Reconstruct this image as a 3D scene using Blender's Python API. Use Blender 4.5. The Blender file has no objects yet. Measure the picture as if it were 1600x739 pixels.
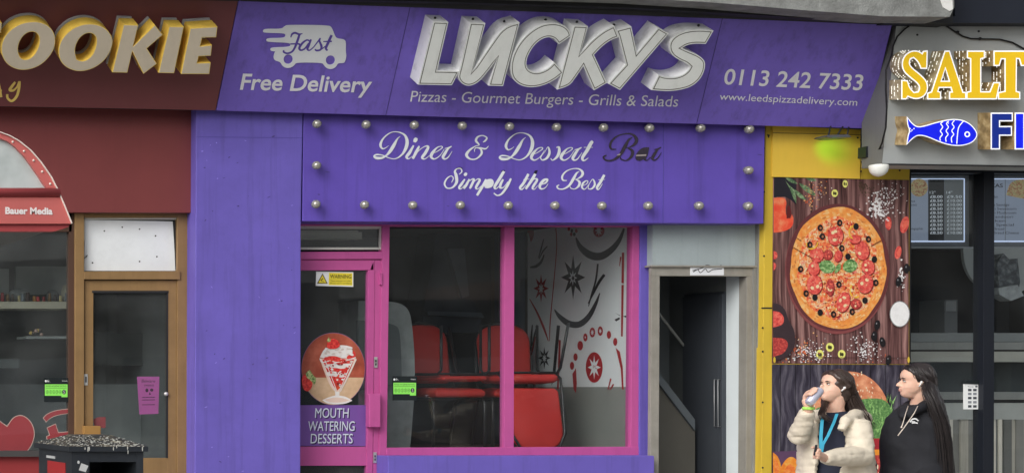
import bpy, bmesh, math, random
from mathutils import Vector, Matrix, Euler
from mathutils.geometry import tessellate_polygon
random.seed(7)
sc = bpy.context.scene
COL = sc.collection

# ---------------------------------------------------------------- camera
# shop front lies along world X at Y = 0, the street is towards -Y; camera looks straight at it,
# standing well to the left of the shops (lens shift), 14.4 m away and 1.5 m above the pavement
D, F, VX, VY, H = 14.4, 2880.0, -685.0, 608.0, 1.5
CAMX = -(800 - VX) * D / F
cam = bpy.data.cameras.new("camera")
cam.sensor_width = 36.0
cam.lens = F / 1600 * 36
cam.shift_x = (800 - VX) / 1600
cam.shift_y = (VY - 369.5) / 1600
cam.clip_end = 500
co = bpy.data.objects.new("camera", cam)
co.location = (CAMX, -D, H)
co.rotation_euler = (math.radians(90), 0, 0)
COL.objects.link(co)
sc.camera = co

# ---------------------------------------------------------------- light (overcast)
SUN_ELEV, SUN_ROT = 33, 232
world = bpy.data.worlds.new("World")
sc.world = world
world.use_nodes = True
wn = world.node_tree
for n in list(wn.nodes): wn.nodes.remove(n)
sky = wn.nodes.new("ShaderNodeTexSky")
sky.sky_type = 'NISHITA'; sky.sun_disc = False
sky.sun_elevation = math.radians(SUN_ELEV); sky.sun_rotation = math.radians(SUN_ROT)
sky.air_density = 1.0; sky.dust_density = 4.0; sky.ozone_density = 1.0
hs = wn.nodes.new("ShaderNodeHueSaturation"); hs.inputs['Saturation'].default_value = 0.22
bg = wn.nodes.new("ShaderNodeBackground"); bg.inputs['Strength'].default_value = 0.13
wo = wn.nodes.new("ShaderNodeOutputWorld")
wn.links.new(sky.outputs[0], hs.inputs['Color']); wn.links.new(hs.outputs[0], bg.inputs[0]); wn.links.new(bg.outputs[0], wo.inputs[0])
sun = bpy.data.lights.new("sun", 'SUN'); sun.energy = 1.5; sun.angle = math.radians(40); sun.color = (1, .97, .93)
so = bpy.data.objects.new("sun", sun); COL.objects.link(so)
az = math.radians(SUN_ROT)
sdir = Vector((math.sin(az) * math.cos(math.radians(SUN_ELEV)), math.cos(az) * math.cos(math.radians(SUN_ELEV)), math.sin(math.radians(SUN_ELEV))))
so.rotation_euler = sdir.to_track_quat('Z', 'Y').to_euler()
so.location = (0, -10, 20)
sc.view_settings.view_transform = 'Standard'; sc.view_settings.look = 'None'
sc.view_settings.exposure = 0.05; sc.view_settings.gamma = 1
sc.cycles.use_denoising = True
sc.cycles.max_bounces = 8; sc.cycles.transparent_max_bounces = 16
sc.cycles.sample_clamp_indirect = 4

# ---------------------------------------------------------------- projection helpers (photo pixel + distance -> world metres)
CAMP = Vector((CAMX, -D, H))
def P(px, py, Y=0.0):
    k = (D + Y) / F
    return Vector((CAMX + (px - VX) * k, Y, H + (VY - py) * k))
def PX(v):
    d = D + v.y
    return (VX + (v.x - CAMX) * F / d, VY - (v.z - H) * F / d)
class Plane:
    def __init__(s, p, n):
        s.p = Vector(p); s.n = Vector(n).normalized()
    def up(s, d): return Plane(s.p + s.n * d, s.n)
    def at(s, px, py, z=0.0):
        r = Vector(((px - VX) / F, 1.0, (VY - py) / F))
        t = (s.p - CAMP).dot(s.n) / r.dot(s.n)
        return CAMP + r * t + s.n * z
def facing(Y): return Plane((0, Y, 0), (0, -1, 0))

# ---------------------------------------------------------------- materials
def lin(c): return tuple((x / 255 / 12.92 if x / 255 <= .04045 else ((x / 255 + .055) / 1.055) ** 2.4) for x in c)
def alb(c, k):
    l = [x * k for x in lin(c)]; s = min(1, .84 / max(max(l), 1e-6))
    return tuple(x * s for x in l) + (1,)
K = 1.35
MATS = {}
def nd(nt, t, **kw):
    n = nt.nodes.new(t)
    for k, v in kw.items():
        if k in n.inputs: n.inputs[k].default_value = v
        else: setattr(n, k, v)
    return n
def mat(name, c, rough=.55, var=.10, vs=3.0, spec=.35, metal=0, bump=0, bs=60, streak=0, k=None, emit=0, dirt=0, dcol=(60, 58, 52), speck=0):
    if name in MATS: return MATS[name]
    m = bpy.data.materials.new(name); m.use_nodes = True
    nt = m.node_tree; L = nt.links.new
    b = nt.nodes['Principled BSDF']
    col = alb(c, K if k is None else k)
    b.inputs['Roughness'].default_value = rough
    b.inputs['Specular IOR Level'].default_value = spec
    b.inputs['Metallic'].default_value = metal
    tc = nd(nt, 'ShaderNodeTexCoord')
    n1 = nd(nt, 'ShaderNodeTexNoise', Scale=vs, Detail=6.0, Roughness=.65)
    L(tc.outputs['Object'], n1.inputs['Vector'])
    mr = nd(nt, 'ShaderNodeMapRange'); mr.inputs[1].default_value = .3; mr.inputs[2].default_value = .7
    mr.inputs[3].default_value = 1 - var; mr.inputs[4].default_value = 1 + var * .6
    L(n1.outputs['Fac'], mr.inputs[0])
    mx = nd(nt, 'ShaderNodeMixRGB', blend_type='MULTIPLY'); mx.inputs[0].default_value = 1
    mx.inputs[1].default_value = col
    L(mr.outputs[0], mx.inputs[2])
    out = mx.outputs[0]
    def layer(out, scl, lo, hi, amount, colr, vec=None, det=8.0):
        mp = nd(nt, 'ShaderNodeMapping'); mp.inputs['Scale'].default_value = scl
        L(tc.outputs['Object'], mp.inputs['Vector'])
        nn = nd(nt, 'ShaderNodeTexNoise', Scale=1.0, Detail=det, Roughness=.7)
        L(mp.outputs[0], nn.inputs['Vector'])
        r = nd(nt, 'ShaderNodeMapRange'); r.inputs[1].default_value = lo; r.inputs[2].default_value = hi
        r.inputs[3].default_value = 0; r.inputs[4].default_value = amount
        L(nn.outputs['Fac'], r.inputs[0])
        x = nd(nt, 'ShaderNodeMixRGB'); L(r.outputs[0], x.inputs[0]); L(out, x.inputs[1]); x.inputs[2].default_value = colr
        return x.outputs[0]
    if streak: out = layer(out, (14, 14, .8), .5, .75, streak, alb(dcol, 1))
    if dirt: out = layer(out, (5, 5, 5), .5, .72, dirt, alb(dcol, 1))
    if speck: out = layer(out, (90, 90, 90), .62, .68, speck, alb(dcol, 1), det=2.0)
    L(out, b.inputs['Base Color'])
    if emit:
        L(out, b.inputs['Emission Color']); b.inputs['Emission Strength'].default_value = emit
    if bump:
        n2 = nd(nt, 'ShaderNodeTexNoise', Scale=bs, Detail=5.0)
        L(tc.outputs['Object'], n2.inputs['Vector'])
        bp = nd(nt, 'ShaderNodeBump', Strength=bump, Distance=.01)
        L(n2.outputs['Fac'], bp.inputs['Height']); L(bp.outputs[0], b.inputs['Normal'])
    MATS[name] = m
    return m
def glass(name, tint=(.95, .97, .97), haze=.03, refl=.9):
    m = bpy.data.materials.new(name); m.use_nodes = True
    nt = m.node_tree; L = nt.links.new
    nt.nodes.remove(nt.nodes['Principled BSDF'])
    o = nt.nodes['Material Output']
    tr = nd(nt, 'ShaderNodeBsdfTransparent'); tr.inputs[0].default_value = (*tint, 1)
    gl = nd(nt, 'ShaderNodeBsdfGlossy', Roughness=.015)
    gl.inputs[0].default_value = (refl, refl, refl, 1)
    df = nd(nt, 'ShaderNodeBsdfDiffuse'); df.inputs[0].default_value = (.5, .52, .52, 1)
    ge = nd(nt, 'ShaderNodeNewGeometry'); dt = nd(nt, 'ShaderNodeVectorMath', operation='DOT_PRODUCT')
    L(ge.outputs['Incoming'], dt.inputs[0]); L(ge.outputs['Normal'], dt.inputs[1])
    ab = nd(nt, 'ShaderNodeMath', operation='ABSOLUTE'); L(dt.outputs['Value'], ab.inputs[0])
    om = nd(nt, 'ShaderNodeMath', operation='SUBTRACT'); om.inputs[0].default_value = 1; L(ab.outputs[0], om.inputs[1])
    p5 = nd(nt, 'ShaderNodeMath', operation='POWER'); L(om.outputs[0], p5.inputs[0]); p5.inputs[1].default_value = 5
    fr = nd(nt, 'ShaderNodeMath', operation='MULTIPLY_ADD'); L(p5.outputs[0], fr.inputs[0]); fr.inputs[1].default_value = .96; fr.inputs[2].default_value = .04
    tc = nd(nt, 'ShaderNodeTexCoord'); ns = nd(nt, 'ShaderNodeTexNoise', Scale=2.5, Detail=6.0)
    L(tc.outputs['Object'], ns.inputs['Vector'])
    mr = nd(nt, 'ShaderNodeMapRange'); mr.inputs[1].default_value = .35; mr.inputs[2].default_value = .75
    mr.inputs[3].default_value = haze * .4; mr.inputs[4].default_value = haze * 1.8
    L(ns.outputs['Fac'], mr.inputs[0])
    m1 = nd(nt, 'ShaderNodeMixShader'); L(mr.outputs[0], m1.inputs[0]); L(tr.outputs[0], m1.inputs[1]); L(df.outputs[0], m1.inputs[2])
    m2 = nd(nt, 'ShaderNodeMixShader'); L(fr.outputs[0], m2.inputs[0]); L(m1.outputs[0], m2.inputs[1]); L(gl.outputs[0], m2.inputs[2])
    n2 = nd(nt, 'ShaderNodeTexNoise', Scale=1.3, Detail=1.0); L(tc.outputs['Object'], n2.inputs['Vector'])
    bp = nd(nt, 'ShaderNodeBump', Strength=.05, Distance=.02); L(n2.outputs['Fac'], bp.inputs['Height']); L(bp.outputs[0], gl.inputs['Normal'])
    L(m2.outputs[0], o.inputs[0])
    return m
def wood_print(name, dark, mid, light, scl, k=1.3, warp=.6):
    m = bpy.data.materials.new(name); m.use_nodes = True
    nt = m.node_tree; L = nt.links.new; b = nt.nodes['Principled BSDF']
    b.inputs['Roughness'].default_value = .35; b.inputs['Specular IOR Level'].default_value = .3
    tc = nd(nt, 'ShaderNodeTexCoord'); mp = nd(nt, 'ShaderNodeMapping'); mp.inputs['Scale'].default_value = scl
    nw = nd(nt, 'ShaderNodeTexNoise', Scale=2.2, Detail=2.0)
    L(tc.outputs['Object'], nw.inputs['Vector'])
    va = nd(nt, 'ShaderNodeVectorMath', operation='MULTIPLY_ADD')
    L(nw.outputs['Color'], va.inputs[0]); va.inputs[1].default_value = (warp * .12, 0, 0); L(tc.outputs['Object'], va.inputs[2])
    L(va.outputs[0], mp.inputs['Vector'])
    ns = nd(nt, 'ShaderNodeTexNoise', Scale=1.0, Detail=7.0, Roughness=.6); L(mp.outputs[0], ns.inputs['Vector'])
    r = nd(nt, 'ShaderNodeValToRGB'); e = r.color_ramp.elements
    e[0].position = .36; e[0].color = alb(dark, k); e[1].position = .68; e[1].color = alb(light, k)
    x = r.color_ramp.elements.new(.5); x.color = alb(mid, k)
    L(ns.outputs['Fac'], r.inputs[0])
    sx = nd(nt, 'ShaderNodeSeparateXYZ'); L(tc.outputs['Object'], sx.inputs[0])
    mm = nd(nt, 'ShaderNodeMath', operation='FRACT'); m0 = nd(nt, 'ShaderNodeMath', operation='MULTIPLY'); m0.inputs[1].default_value = 8.5
    L(sx.outputs[0], m0.inputs[0]); L(m0.outputs[0], mm.inputs[0])
    gt = nd(nt, 'ShaderNodeMath', operation='GREATER_THAN'); gt.inputs[1].default_value = .05; L(mm.outputs[0], gt.inputs[0])
    ad = nd(nt, 'ShaderNodeMapRange'); ad.inputs[3].default_value = .25; ad.inputs[4].default_value = 1; L(gt.outputs[0], ad.inputs[0])
    mx = nd(nt, 'ShaderNodeMixRGB', blend_type='MULTIPLY'); mx.inputs[0].default_value = 1
    L(r.outputs[0], mx.inputs[1]); L(ad.outputs[0], mx.inputs[2]); L(mx.outputs[0], b.inputs['Base Color'])
    return m
def mottle(name, cols, scale, k=1.3, rough=.4, detail=4.0, emit=0, pos=None):
    m = bpy.data.materials.new(name); m.use_nodes = True
    nt = m.node_tree; L = nt.links.new; b = nt.nodes['Principled BSDF']; b.inputs['Roughness'].default_value = rough
    tc = nd(nt, 'ShaderNodeTexCoord'); ns = nd(nt, 'ShaderNodeTexNoise', Scale=scale, Detail=detail, Roughness=.6)
    L(tc.outputs['Object'], ns.inputs['Vector'])
    r = nd(nt, 'ShaderNodeValToRGB'); e = r.color_ramp.elements
    n = len(cols)
    ps = pos or [.3 + .4 * i / (n - 1) for i in range(n)]
    e[0].position = ps[0]; e[0].color = alb(cols[0], k); e[1].position = ps[-1]; e[1].color = alb(cols[-1], k)
    for i in range(1, n - 1):
        x = e.new(ps[i]); x.color = alb(cols[i], k)
    L(ns.outputs['Fac'], r.inputs[0]); L(r.outputs[0], b.inputs['Base Color'])
    if emit: L(r.outputs[0], b.inputs['Emission Color']); b.inputs['Emission Strength'].default_value = emit
    return m

# ---------------------------------------------------------------- mesh helpers
class MB:
    def __init__(s): s.v = []; s.f = []; s.m = []; s.mats = []; s.sm = []
    def mi(s, m):
        if m not in s.mats: s.mats.append(m)
        return s.mats.index(m)
    def add(s, vs, fs, m, smooth=False):
        o = len(s.v); s.v += [Vector(x) for x in vs]; i = s.mi(m)
        for f in fs:
            s.f.append(tuple(o + a for a in f)); s.m.append(i); s.sm.append(smooth)
        return s
    def quadbox(s, pts, Yf, Yb, m):          # pixel quad/polygon at Yf, extruded straight back to Yb
        a = [P(x, y, Yf) for x, y in pts]; b = [Vector((p.x, Yb, p.z)) for p in a]; n = len(a)
        fs = [tuple(range(n)), tuple(range(2 * n - 1, n - 1, -1))] + [(i, i + n, (i + 1) % n + n, (i + 1) % n) for i in range(n)]
        return s.add(a + b, fs, m)
    def rect(s, x0, y0, x1, y1, Yf, Yb, m): return s.quadbox([(x0, y0), (x1, y0), (x1, y1), (x0, y1)], Yf, Yb, m)
    def box(s, lo, hi, m):
        (a, b, c), (d, e, f) = lo, hi
        v = [(a, b, c), (d, b, c), (d, e, c), (a, e, c), (a, b, f), (d, b, f), (d, e, f), (a, e, f)]
        return s.add(v, [(0, 3, 2, 1), (4, 5, 6, 7), (0, 1, 5, 4), (1, 2, 6, 5), (2, 3, 7, 6), (3, 0, 4, 7)], m)
    def ext(s, pl, loops, z0, z1, mf, ms=None, back=False):   # polygon (with holes) in pixels on a plane, z0 < z1 = front
        flat = [[Vector((x, -y, 0)) for x, y in lp] for lp in loops]
        tri = tessellate_polygon(flat)
        pts = [p for lp in loops for p in lp]
        fr = [pl.at(x, y, 0) for x, y in pts]
        s.add([p + pl.n * z1 for p in fr], tri, mf)
        if z1 - z0 > 1e-6:
            for lp in loops:
                q = [pl.at(x, y, 0) for x, y in lp]; n = len(q)
                s.add([p + pl.n * z1 for p in q] + [p + pl.n * z0 for p in q], [(i, (i + 1) % n, (i + 1) % n + n, i + n) for i in range(n)], ms or mf)
            if back: s.add([p + pl.n * z0 for p in fr], tri, ms or mf)
        return s
    def tube(s, pts, r, m, n=8, closed=False, caps=True, smooth=True):
        pts = [Vector(p) for p in pts]; N = len(pts)
        rs = r if isinstance(r, (list, tuple)) else [r] * N
        rings = []; up = None
        for i, p in enumerate(pts):
            t = (pts[min(i + 1, N - 1)] - pts[max(i - 1, 0)]).normalized()
            if up is None:
                up = Vector((0, 0, 1)) if abs(t.z) < .9 else Vector((1, 0, 0))
            up = (up - t * up.dot(t)).normalized(); sd = t.cross(up)
            rr = rs[i] if isinstance(rs[i], (tuple, list)) else (rs[i], rs[i])
            rings.append([p + sd * math.cos(2 * math.pi * k / n) * rr[0] + up * math.sin(2 * math.pi * k / n) * rr[1] for k in range(n)])
        v = [q for rg in rings for q in rg]
        f = [(i * n + k, i * n + (k + 1) % n, (i + 1) * n + (k + 1) % n, (i + 1) * n + k) for i in range(N - 1) for k in range(n)]
        if caps: f += [tuple(range(n - 1, -1, -1)), tuple(range((N - 1) * n, N * n))]
        return s.add(v, f, m, smooth)
    def ball(s, c, r, m, nu=14, nv=9, mtx=None):
        c = Vector(c); r = r if isinstance(r, (tuple, list)) else (r, r, r)
        v = []; f = []
        for j in range(nv + 1):
            t = math.pi * j / nv
            for i in range(nu):
                a = 2 * math.pi * i / nu
                q = Vector((r[0] * math.sin(t) * math.cos(a), r[1] * math.sin(t) * math.sin(a), r[2] * math.cos(t)))
                if mtx: q = mtx @ q
                v.append(c + q)
        for j in range(nv):
            for i in range(nu):
                f.append((j * nu + i, j * nu + (i + 1) % nu, (j + 1) * nu + (i + 1) % nu, (j + 1) * nu + i))
        return s.add(v, f, m, True)
    def lathe(s, c, axis, prof, m, n=16, smooth=True):   # prof: (distance along axis, radius)
        c = Vector(c); ax = Vector(axis).normalized()
        u = ax.orthogonal().normalized(); w = ax.cross(u)
        v = [c + ax * h + (u * math.cos(2 * math.pi * k / n) + w * math.sin(2 * math.pi * k / n)) * r for h, r in prof for k in range(n)]
        N = len(prof)
        f = [(i * n + k, i * n + (k + 1) % n, (i + 1) * n + (k + 1) % n, (i + 1) * n + k) for i in range(N - 1) for k in range(n)]
        f += [tuple(range(n - 1, -1, -1)), tuple(range((N - 1) * n, N * n))]
        return s.add(v, f, m, smooth)
    def strip(s, pl, a, z, m, thick=.0):       # flat ribbon from list of (left px, right px)
        n = len(a)
        v = [pl.at(*l, z + i * 2e-5) for i, (l, r) in enumerate(a)] + [pl.at(*r, z + i * 2e-5) for i, (l, r) in enumerate(a)]
        s.add(v, [(i, i + 1, i + 1 + n, i + n) for i in range(n - 1)], m)
        if thick:
            per = list(range(n)) + list(range(2 * n - 1, n - 1, -1))
            q = [v[i] for i in per]; k = len(q)
            s.add(q + [p - pl.n * thick for p in q], [(i, (i + 1) % k, (i + 1) % k + k, i + k) for i in range(k)], m)
        return s
def wloc(o):
    l = Vector((0, 0, 0))
    while o: l += o.location; o = o.parent
    return l
def put(name, mb, parent=None, label=None, cat=None, group=None, kind=None, base=None, bevel=0):
    me = bpy.data.meshes.new(name)
    if parent is None and base is None:
        xs = [v.x for v in mb.v]; ys = [v.y for v in mb.v]; zs = [v.z for v in mb.v]
        base = Vector(((min(xs) + max(xs)) / 2, (min(ys) + max(ys)) / 2, min(zs)))
    org = wloc(parent) if parent else Vector(base)
    me.from_pydata([tuple(v - org) for v in mb.v], [], mb.f)
    for m in mb.mats: me.materials.append(m)
    me.polygons.foreach_set('material_index', mb.m); me.polygons.foreach_set('use_smooth', mb.sm)
    me.update()
    o = bpy.data.objects.new(name, me); COL.objects.link(o)
    if parent: o.parent = parent
    else: o.location = org
    if bevel:
        b = o.modifiers.new('bevel', 'BEVEL'); b.width = bevel; b.segments = 2; b.limit_method = 'ANGLE'
    if label: o['label'] = label
    if cat: o['category'] = cat
    if group: o['group'] = group
    if kind: o['kind'] = kind
    return o
def thing(name, label, cat, base, group=None):
    o = bpy.data.objects.new(name, None); COL.objects.link(o); o.location = base
    o['label'] = label; o['category'] = cat
    if group: o['group'] = group
    return o
def copy_tree(o, parent=None):
    c = o.copy(); COL.objects.link(c); c.parent = parent
    for ch in list(o.children): copy_tree(ch, c)
    return c
def tf(ox, oy, s): return lambda pts: [(ox + x / s, oy + y / s) for x, y in pts]
def smooth_loop(lp, it=2, th=52):
    for _ in range(it):
        out = []; n = len(lp)
        for i in range(n):
            a, b, c = Vector(lp[i - 1]), Vector(lp[i]), Vector(lp[(i + 1) % n])
            d1, d2 = b - a, c - b
            if d1.length > 1e-6 and d2.length > 1e-6 and math.degrees(d1.angle(d2)) < th:
                out += [tuple(b - d1 * .25), tuple(b + d2 * .25)]
            else: out.append(tuple(b))
        lp = out
    return lp
def inset(lp, d):            # offset a polygon inwards by d (pixels)
    n = len(lp); ar = sum(lp[i - 1][0] * lp[i][1] - lp[i][0] * lp[i - 1][1] for i in range(n))
    sg = 1 if ar > 0 else -1; out = []
    for i in range(n):
        a, b, c = Vector(lp[i - 1]), Vector(lp[i]), Vector(lp[(i + 1) % n])
        d1, d2 = (b - a), (c - b)
        if d1.length < 1e-6 or d2.length < 1e-6: out.append(tuple(b)); continue
        d1.normalize(); d2.normalize()
        n1 = Vector((-d1.y, d1.x)) * sg; n2 = Vector((-d2.y, d2.x)) * sg
        mN = n1 + n2
        if mN.length < .2: out.append(tuple(b + n1 * d)); continue
        mN.normalize(); out.append(tuple(b + mN * d / max(.45, mN.dot(n1))))
    return out
def crom(p, n=6):            # Catmull-Rom through (x, y, w)
    q = []; N = len(p)
    for i in range(N - 1):
        a, b, c, d = p[max(i - 1, 0)], p[i], p[i + 1], p[min(i + 2, N - 1)]
        for k in range(n):
            t = k / n
            q.append(tuple(.5 * (2 * b[j] + (c[j] - a[j]) * t + (2 * a[j] - 5 * b[j] + 4 * c[j] - d[j]) * t * t + (3 * b[j] - a[j] - 3 * c[j] + d[j]) * t ** 3) for j in range(3)))
    q.append(p[-1]); return q
ZL = [0]
def stroke(mb, pl, pts, t, m, z=.004, thick=.003, n=6, wk=1.0):
    ox, oy, s = t
    q = crom(pts, n); L = []
    for i, (x, y, w) in enumerate(q):
        a = q[max(i - 1, 0)]; b = q[min(i + 1, len(q) - 1)]
        d = Vector((b[0] - a[0], b[1] - a[1]))
        if d.length < 1e-6: d = Vector((1, 0))
        d.normalize(); nx, ny = -d.y, d.x; h = max(w, 2.0) * .5 * wk
        L.append(((ox + (x + nx * h) / s, oy + (y + ny * h) / s), (ox + (x - nx * h) / s, oy + (y - ny * h) / s)))
    ZL[0] = (ZL[0] + 1) % 40
    mb.strip(pl, L, z + ZL[0] * 4e-5, m, thick)
_txt = {}
def text_mesh(body, bold=0):
    key = (body, bold)
    if key not in _txt:
        cu = bpy.data.curves.new('t', 'FONT'); cu.body = body; cu.size = 1; cu.offset = bold; cu.resolution_u = 4
        ob = bpy.data.objects.new('t', cu); me = bpy.data.meshes.new_from_object(ob)
        _txt[key] = ([v.co.copy() for v in me.vertices], [tuple(p.vertices) for p in me.polygons])
        bpy.data.objects.remove(ob); bpy.data.curves.remove(cu); bpy.data.meshes.remove(me)
    return _txt[key]
CAPH = max(v.y for v in text_mesh('H')[0])
def text(mb, pl, body, x0, x1, yb0, yb1, cap, m, shear=0, z=.003, bold=0):
    vs, fs = text_mesh(body, bold)
    k = cap / CAPH
    ux = [v.x for v in vs]; u0, u1 = min(ux), max(ux)
    sk = [(v.x - u0) for v in vs]
    W = u1 - u0
    ex = shear * cap
    out = []
    for v, u in zip(vs, sk):
        t = u / W
        out.append(pl.at(x0 + t * (x1 - x0 - ex) + v.y * k * shear, yb0 + t * (yb1 - yb0) - v.y * k, z))
    mb.add(out, fs, m)
def ellipse(cx, cy, rx, ry, n=24, a0=0, rot=0):
    o = []
    for i in range(n):
        a = a0 + 2 * math.pi * i / n; x = rx * math.cos(a); y = ry * math.sin(a)
        o.append((cx + x * math.cos(rot) - y * math.sin(rot), cy + x * math.sin(rot) + y * math.cos(rot)))
    return o
def star(cx, cy, rx, ry, n=8, inner=.42, rot=0):
    return [(cx + rx * (1 if i % 2 == 0 else inner) * math.sin(rot + math.pi * i / n), cy - ry * (1 if i % 2 == 0 else inner) * math.cos(rot + math.pi * i / n)) for i in range(2 * n)]
# ================================================================ materials used widely
PURPLE = mat('purple_paint', (94, 82, 162), rough=.5, var=.11, vs=2.2, streak=.38, dirt=.12, dcol=(70, 62, 108), bump=.03, bs=120)
PURPLE_B = mat('purple_board', (87, 70, 158), rough=.4, var=.09, vs=2.0, streak=.36, dirt=.1, dcol=(60, 52, 98))
PURPLE_F = mat('purple_fascia', (103, 86, 172), rough=.42, var=.10, vs=1.6, streak=.42, dirt=.09, dcol=(62, 56, 96))
MAROON = mat('maroon_panel', (107, 51, 51), rough=.5, var=.07, vs=2, streak=.12, dcol=(90, 50, 48))
MAROON_F = mat('maroon_fascia', (98, 52, 54), rough=.42, var=.08, vs=1.8, streak=.15, dcol=(110, 70, 60))
PINK = mat('pink_paint', (168, 76, 132), rough=.42, var=.12, vs=5, streak=.2, dirt=.25, dcol=(130, 60, 100))
BROWN = mat('brown_frame', (124, 98, 64), rough=.5, var=.14, vs=5, streak=.25, dcol=(90, 66, 44))
GREYP = mat('grey_render', (140, 150, 152), rough=.7, var=.10, vs=3, streak=.2, dcol=(100, 104, 104), bump=.1)
GREYW = mat('weathered_grey_frame', (128, 125, 118), rough=.6, var=.15, vs=7, streak=.3, dcol=(96, 92, 84))
YELLOW = mat('yellow_panel', (214, 178, 66), rough=.4, var=.05, vs=3, streak=.08, dcol=(170, 140, 50))
YELLOW_D = mat('yellow_trim', (186, 158, 52), rough=.5, var=.08, vs=3, streak=.2, dcol=(140, 115, 50))
SIGNGREY = mat('sign_grey', (150, 154, 154), rough=.45, var=.05, vs=2.5, streak=.12, dcol=(130, 130, 128))
LETW = mat('letter_white', (240, 244, 240), rough=.4, var=.06, vs=5, streak=.16, dirt=.12, dcol=(120, 118, 110))
LETSIDE = mat('letter_return', (230, 232, 232), rough=.4, var=.08, vs=5, dirt=.55, dcol=(84, 82, 76))
LETLINE = mat('letter_line', (74, 73, 68), rough=.6, var=.2)
VINYL = mat('vinyl_white', (238, 243, 246), rough=.45, var=.06)
VINYLG = mat('vinyl_grey', (240, 240, 244), rough=.45, var=.08)
DARK = mat('dark_trim', (34, 34, 36), rough=.6, var=.2)
BLACK = mat('black_frame', (24, 27, 34), rough=.35, var=.1)
NAVY = mat('navy_soffit', (26, 30, 40), rough=.6, var=.15)
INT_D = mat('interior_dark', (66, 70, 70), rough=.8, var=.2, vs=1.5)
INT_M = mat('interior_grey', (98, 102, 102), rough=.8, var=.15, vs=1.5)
STEEL = mat('brushed_steel', (150, 152, 150), rough=.35, var=.12, vs=4, metal=.7, streak=.2)
METAL = mat('lock_metal', (190, 190, 188), rough=.3, metal=.6)
RED = mat('red_vinyl', (182, 50, 46), rough=.4, var=.08, vs=4, bump=.05, bs=30)
GLASS = glass('shop_glass', haze=.012, refl=.5)
GLASS_D = glass('door_glass', haze=.035, tint=(.9, .93, .93))
STONE = mat('cornice_stone', (122, 124, 122), rough=.9, var=.3, vs=9, bump=.6, bs=70, speck=.35, dirt=.3, dcol=(84, 84, 80))
PAINTW = mat('flaking_white', (225, 225, 222), rough=.8, var=.1, dirt=.4, dcol=(130, 130, 125))
CHROME_LED = mat('frosted_bulb', (146, 144, 136), rough=.22, var=.5, vs=70, spec=.8, metal=.35)

mat('scuff', (66, 56, 110)); mat('scuff_pale', (130, 118, 196))
# ================================================================ ground
mb = MB(); mb.box((-60, -7.2, -.25), (60, 0.6, 0), mat('paving', (150, 148, 142), rough=.85, var=.15, vs=2, dirt=.3, bump=.2))
put('pavement', mb, kind='structure')
mb = MB(); mb.box((-60, -7.35, -.25), (60, -7.2, .004), mat('kerb_stone', (150, 148, 142), rough=.85, var=.15))
put('kerb', mb, kind='structure')
mb = MB(); mb.add([(-300, -300, -.13), (300, -300, -.13), (300, -7.3, -.13), (-300, -7.3, -.13)], [(0, 1, 2, 3)], mat('asphalt', (92, 92, 94), rough=.9, var=.2, vs=3, bump=.3, k=1))
put('road', mb, kind='structure')

# ================================================================ upper building: stone cornice and soffit
b = thing('corner_building', 'old building with a grey stone ledge running along above the shop signs', 'building', P(800, -60, 1))
mb = MB(); mb.quadbox([(-260, -70), (1490, -70), (1491, 12), (1484, 27), (1380, 26), (1250, 16), (1120, 5), (990, -3), (700, -12), (300, -20), (-260, -26)], -.85, -.60, STONE)
put('stone_ledge', mb, b)
mb = MB(); mb.quadbox([(1470, 0), (1488, -4), (1489, 15), (1484, 18), (1474, 12)], -.856, -.849, PAINTW)
put('paint_patch', mb, b)
mb = MB(); mb.quadbox([(-260, -60), (1489, -60), (1489, 37), (1250, 28), (990, 13), (700, 4), (300, -5), (-260, -14)], -.645, 3.0, DARK)  # underside of the ledge, its shade put into the dark colour
put('soffit', mb, b)
mb = MB(); mb.quadbox([(-300, -500), (1800, -500), (1800, -40), (-300, -40)], .1, 4.5, mat('upper_brick', (120, 90, 76), rough=.9, var=.2, vs=8))
put('upper_wall', mb, b)
mb = MB(); mb.quadbox([(1492, -60), (1760, -60), (1760, 37), (1386, 36), (1386, 26), (1492, 26)], -.62, .1, NAVY)
put('dark_beam', mb, b)

# ================================================================ purple fascia sign
u = (P(1355, 200, -.1) - P(340, 172, -.1)).normalized()
TILT = math.radians(30)
vup = Vector((0, -math.sin(TILT), math.cos(TILT)))
fn = u.cross(vup).normalized()
if fn.y > 0: fn = -fn
FAS = Plane(P(340, 172, -.1), fn)
fs = thing('fascia_sign', 'long purple pizza shop sign board with big white raised letters and a van emblem', 'shop sign', P(850, 190, -.1))
mb = MB()
mb.ext(FAS, [[(375, -8), (1394, 37), (1354, 201), (338, 173)]], -.03, 0, PURPLE_F, PURPLE_F, back=True)
put('board', mb, fs)
mb = MB()
for xs in ((642, 4, 602, 181), (1129, 26, 1088, 193)):
    x0, y0, x1, y1 = xs
    mb.ext(FAS, [[(x0, y0), (x0 + 1.1, y0), (x1 + 1.1, y1), (x1, y1)]], 0, .0015, mat('seam_purple', (66, 55, 112), rough=.6))
put('seam', mb, fs)
mb = MB()
mb.ext(FAS, [[(377, -6), (1396, 31), (1394, 38), (375, 1)]], -.03, .02, DARK)
put('top_trim', mb, fs)
mb = MB()        # dark box behind the tilted board, back to the wall
A, B_ = FAS.at(345, 170, -.035), FAS.at(1352, 198, -.035); C_, D_ = FAS.at(1390, 40, -.035), FAS.at(377, 0, -.035)
bk = [Vector((p.x, .0, p.z)) for p in (A, B_, C_, D_)]
mb.add([A, B_, C_, D_] + bk, [(0, 1, 5, 4), (2, 3, 7, 6), (0, 4, 7, 3), (1, 2, 6, 5)], DARK)
put('sign_box', mb, fs)

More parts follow.
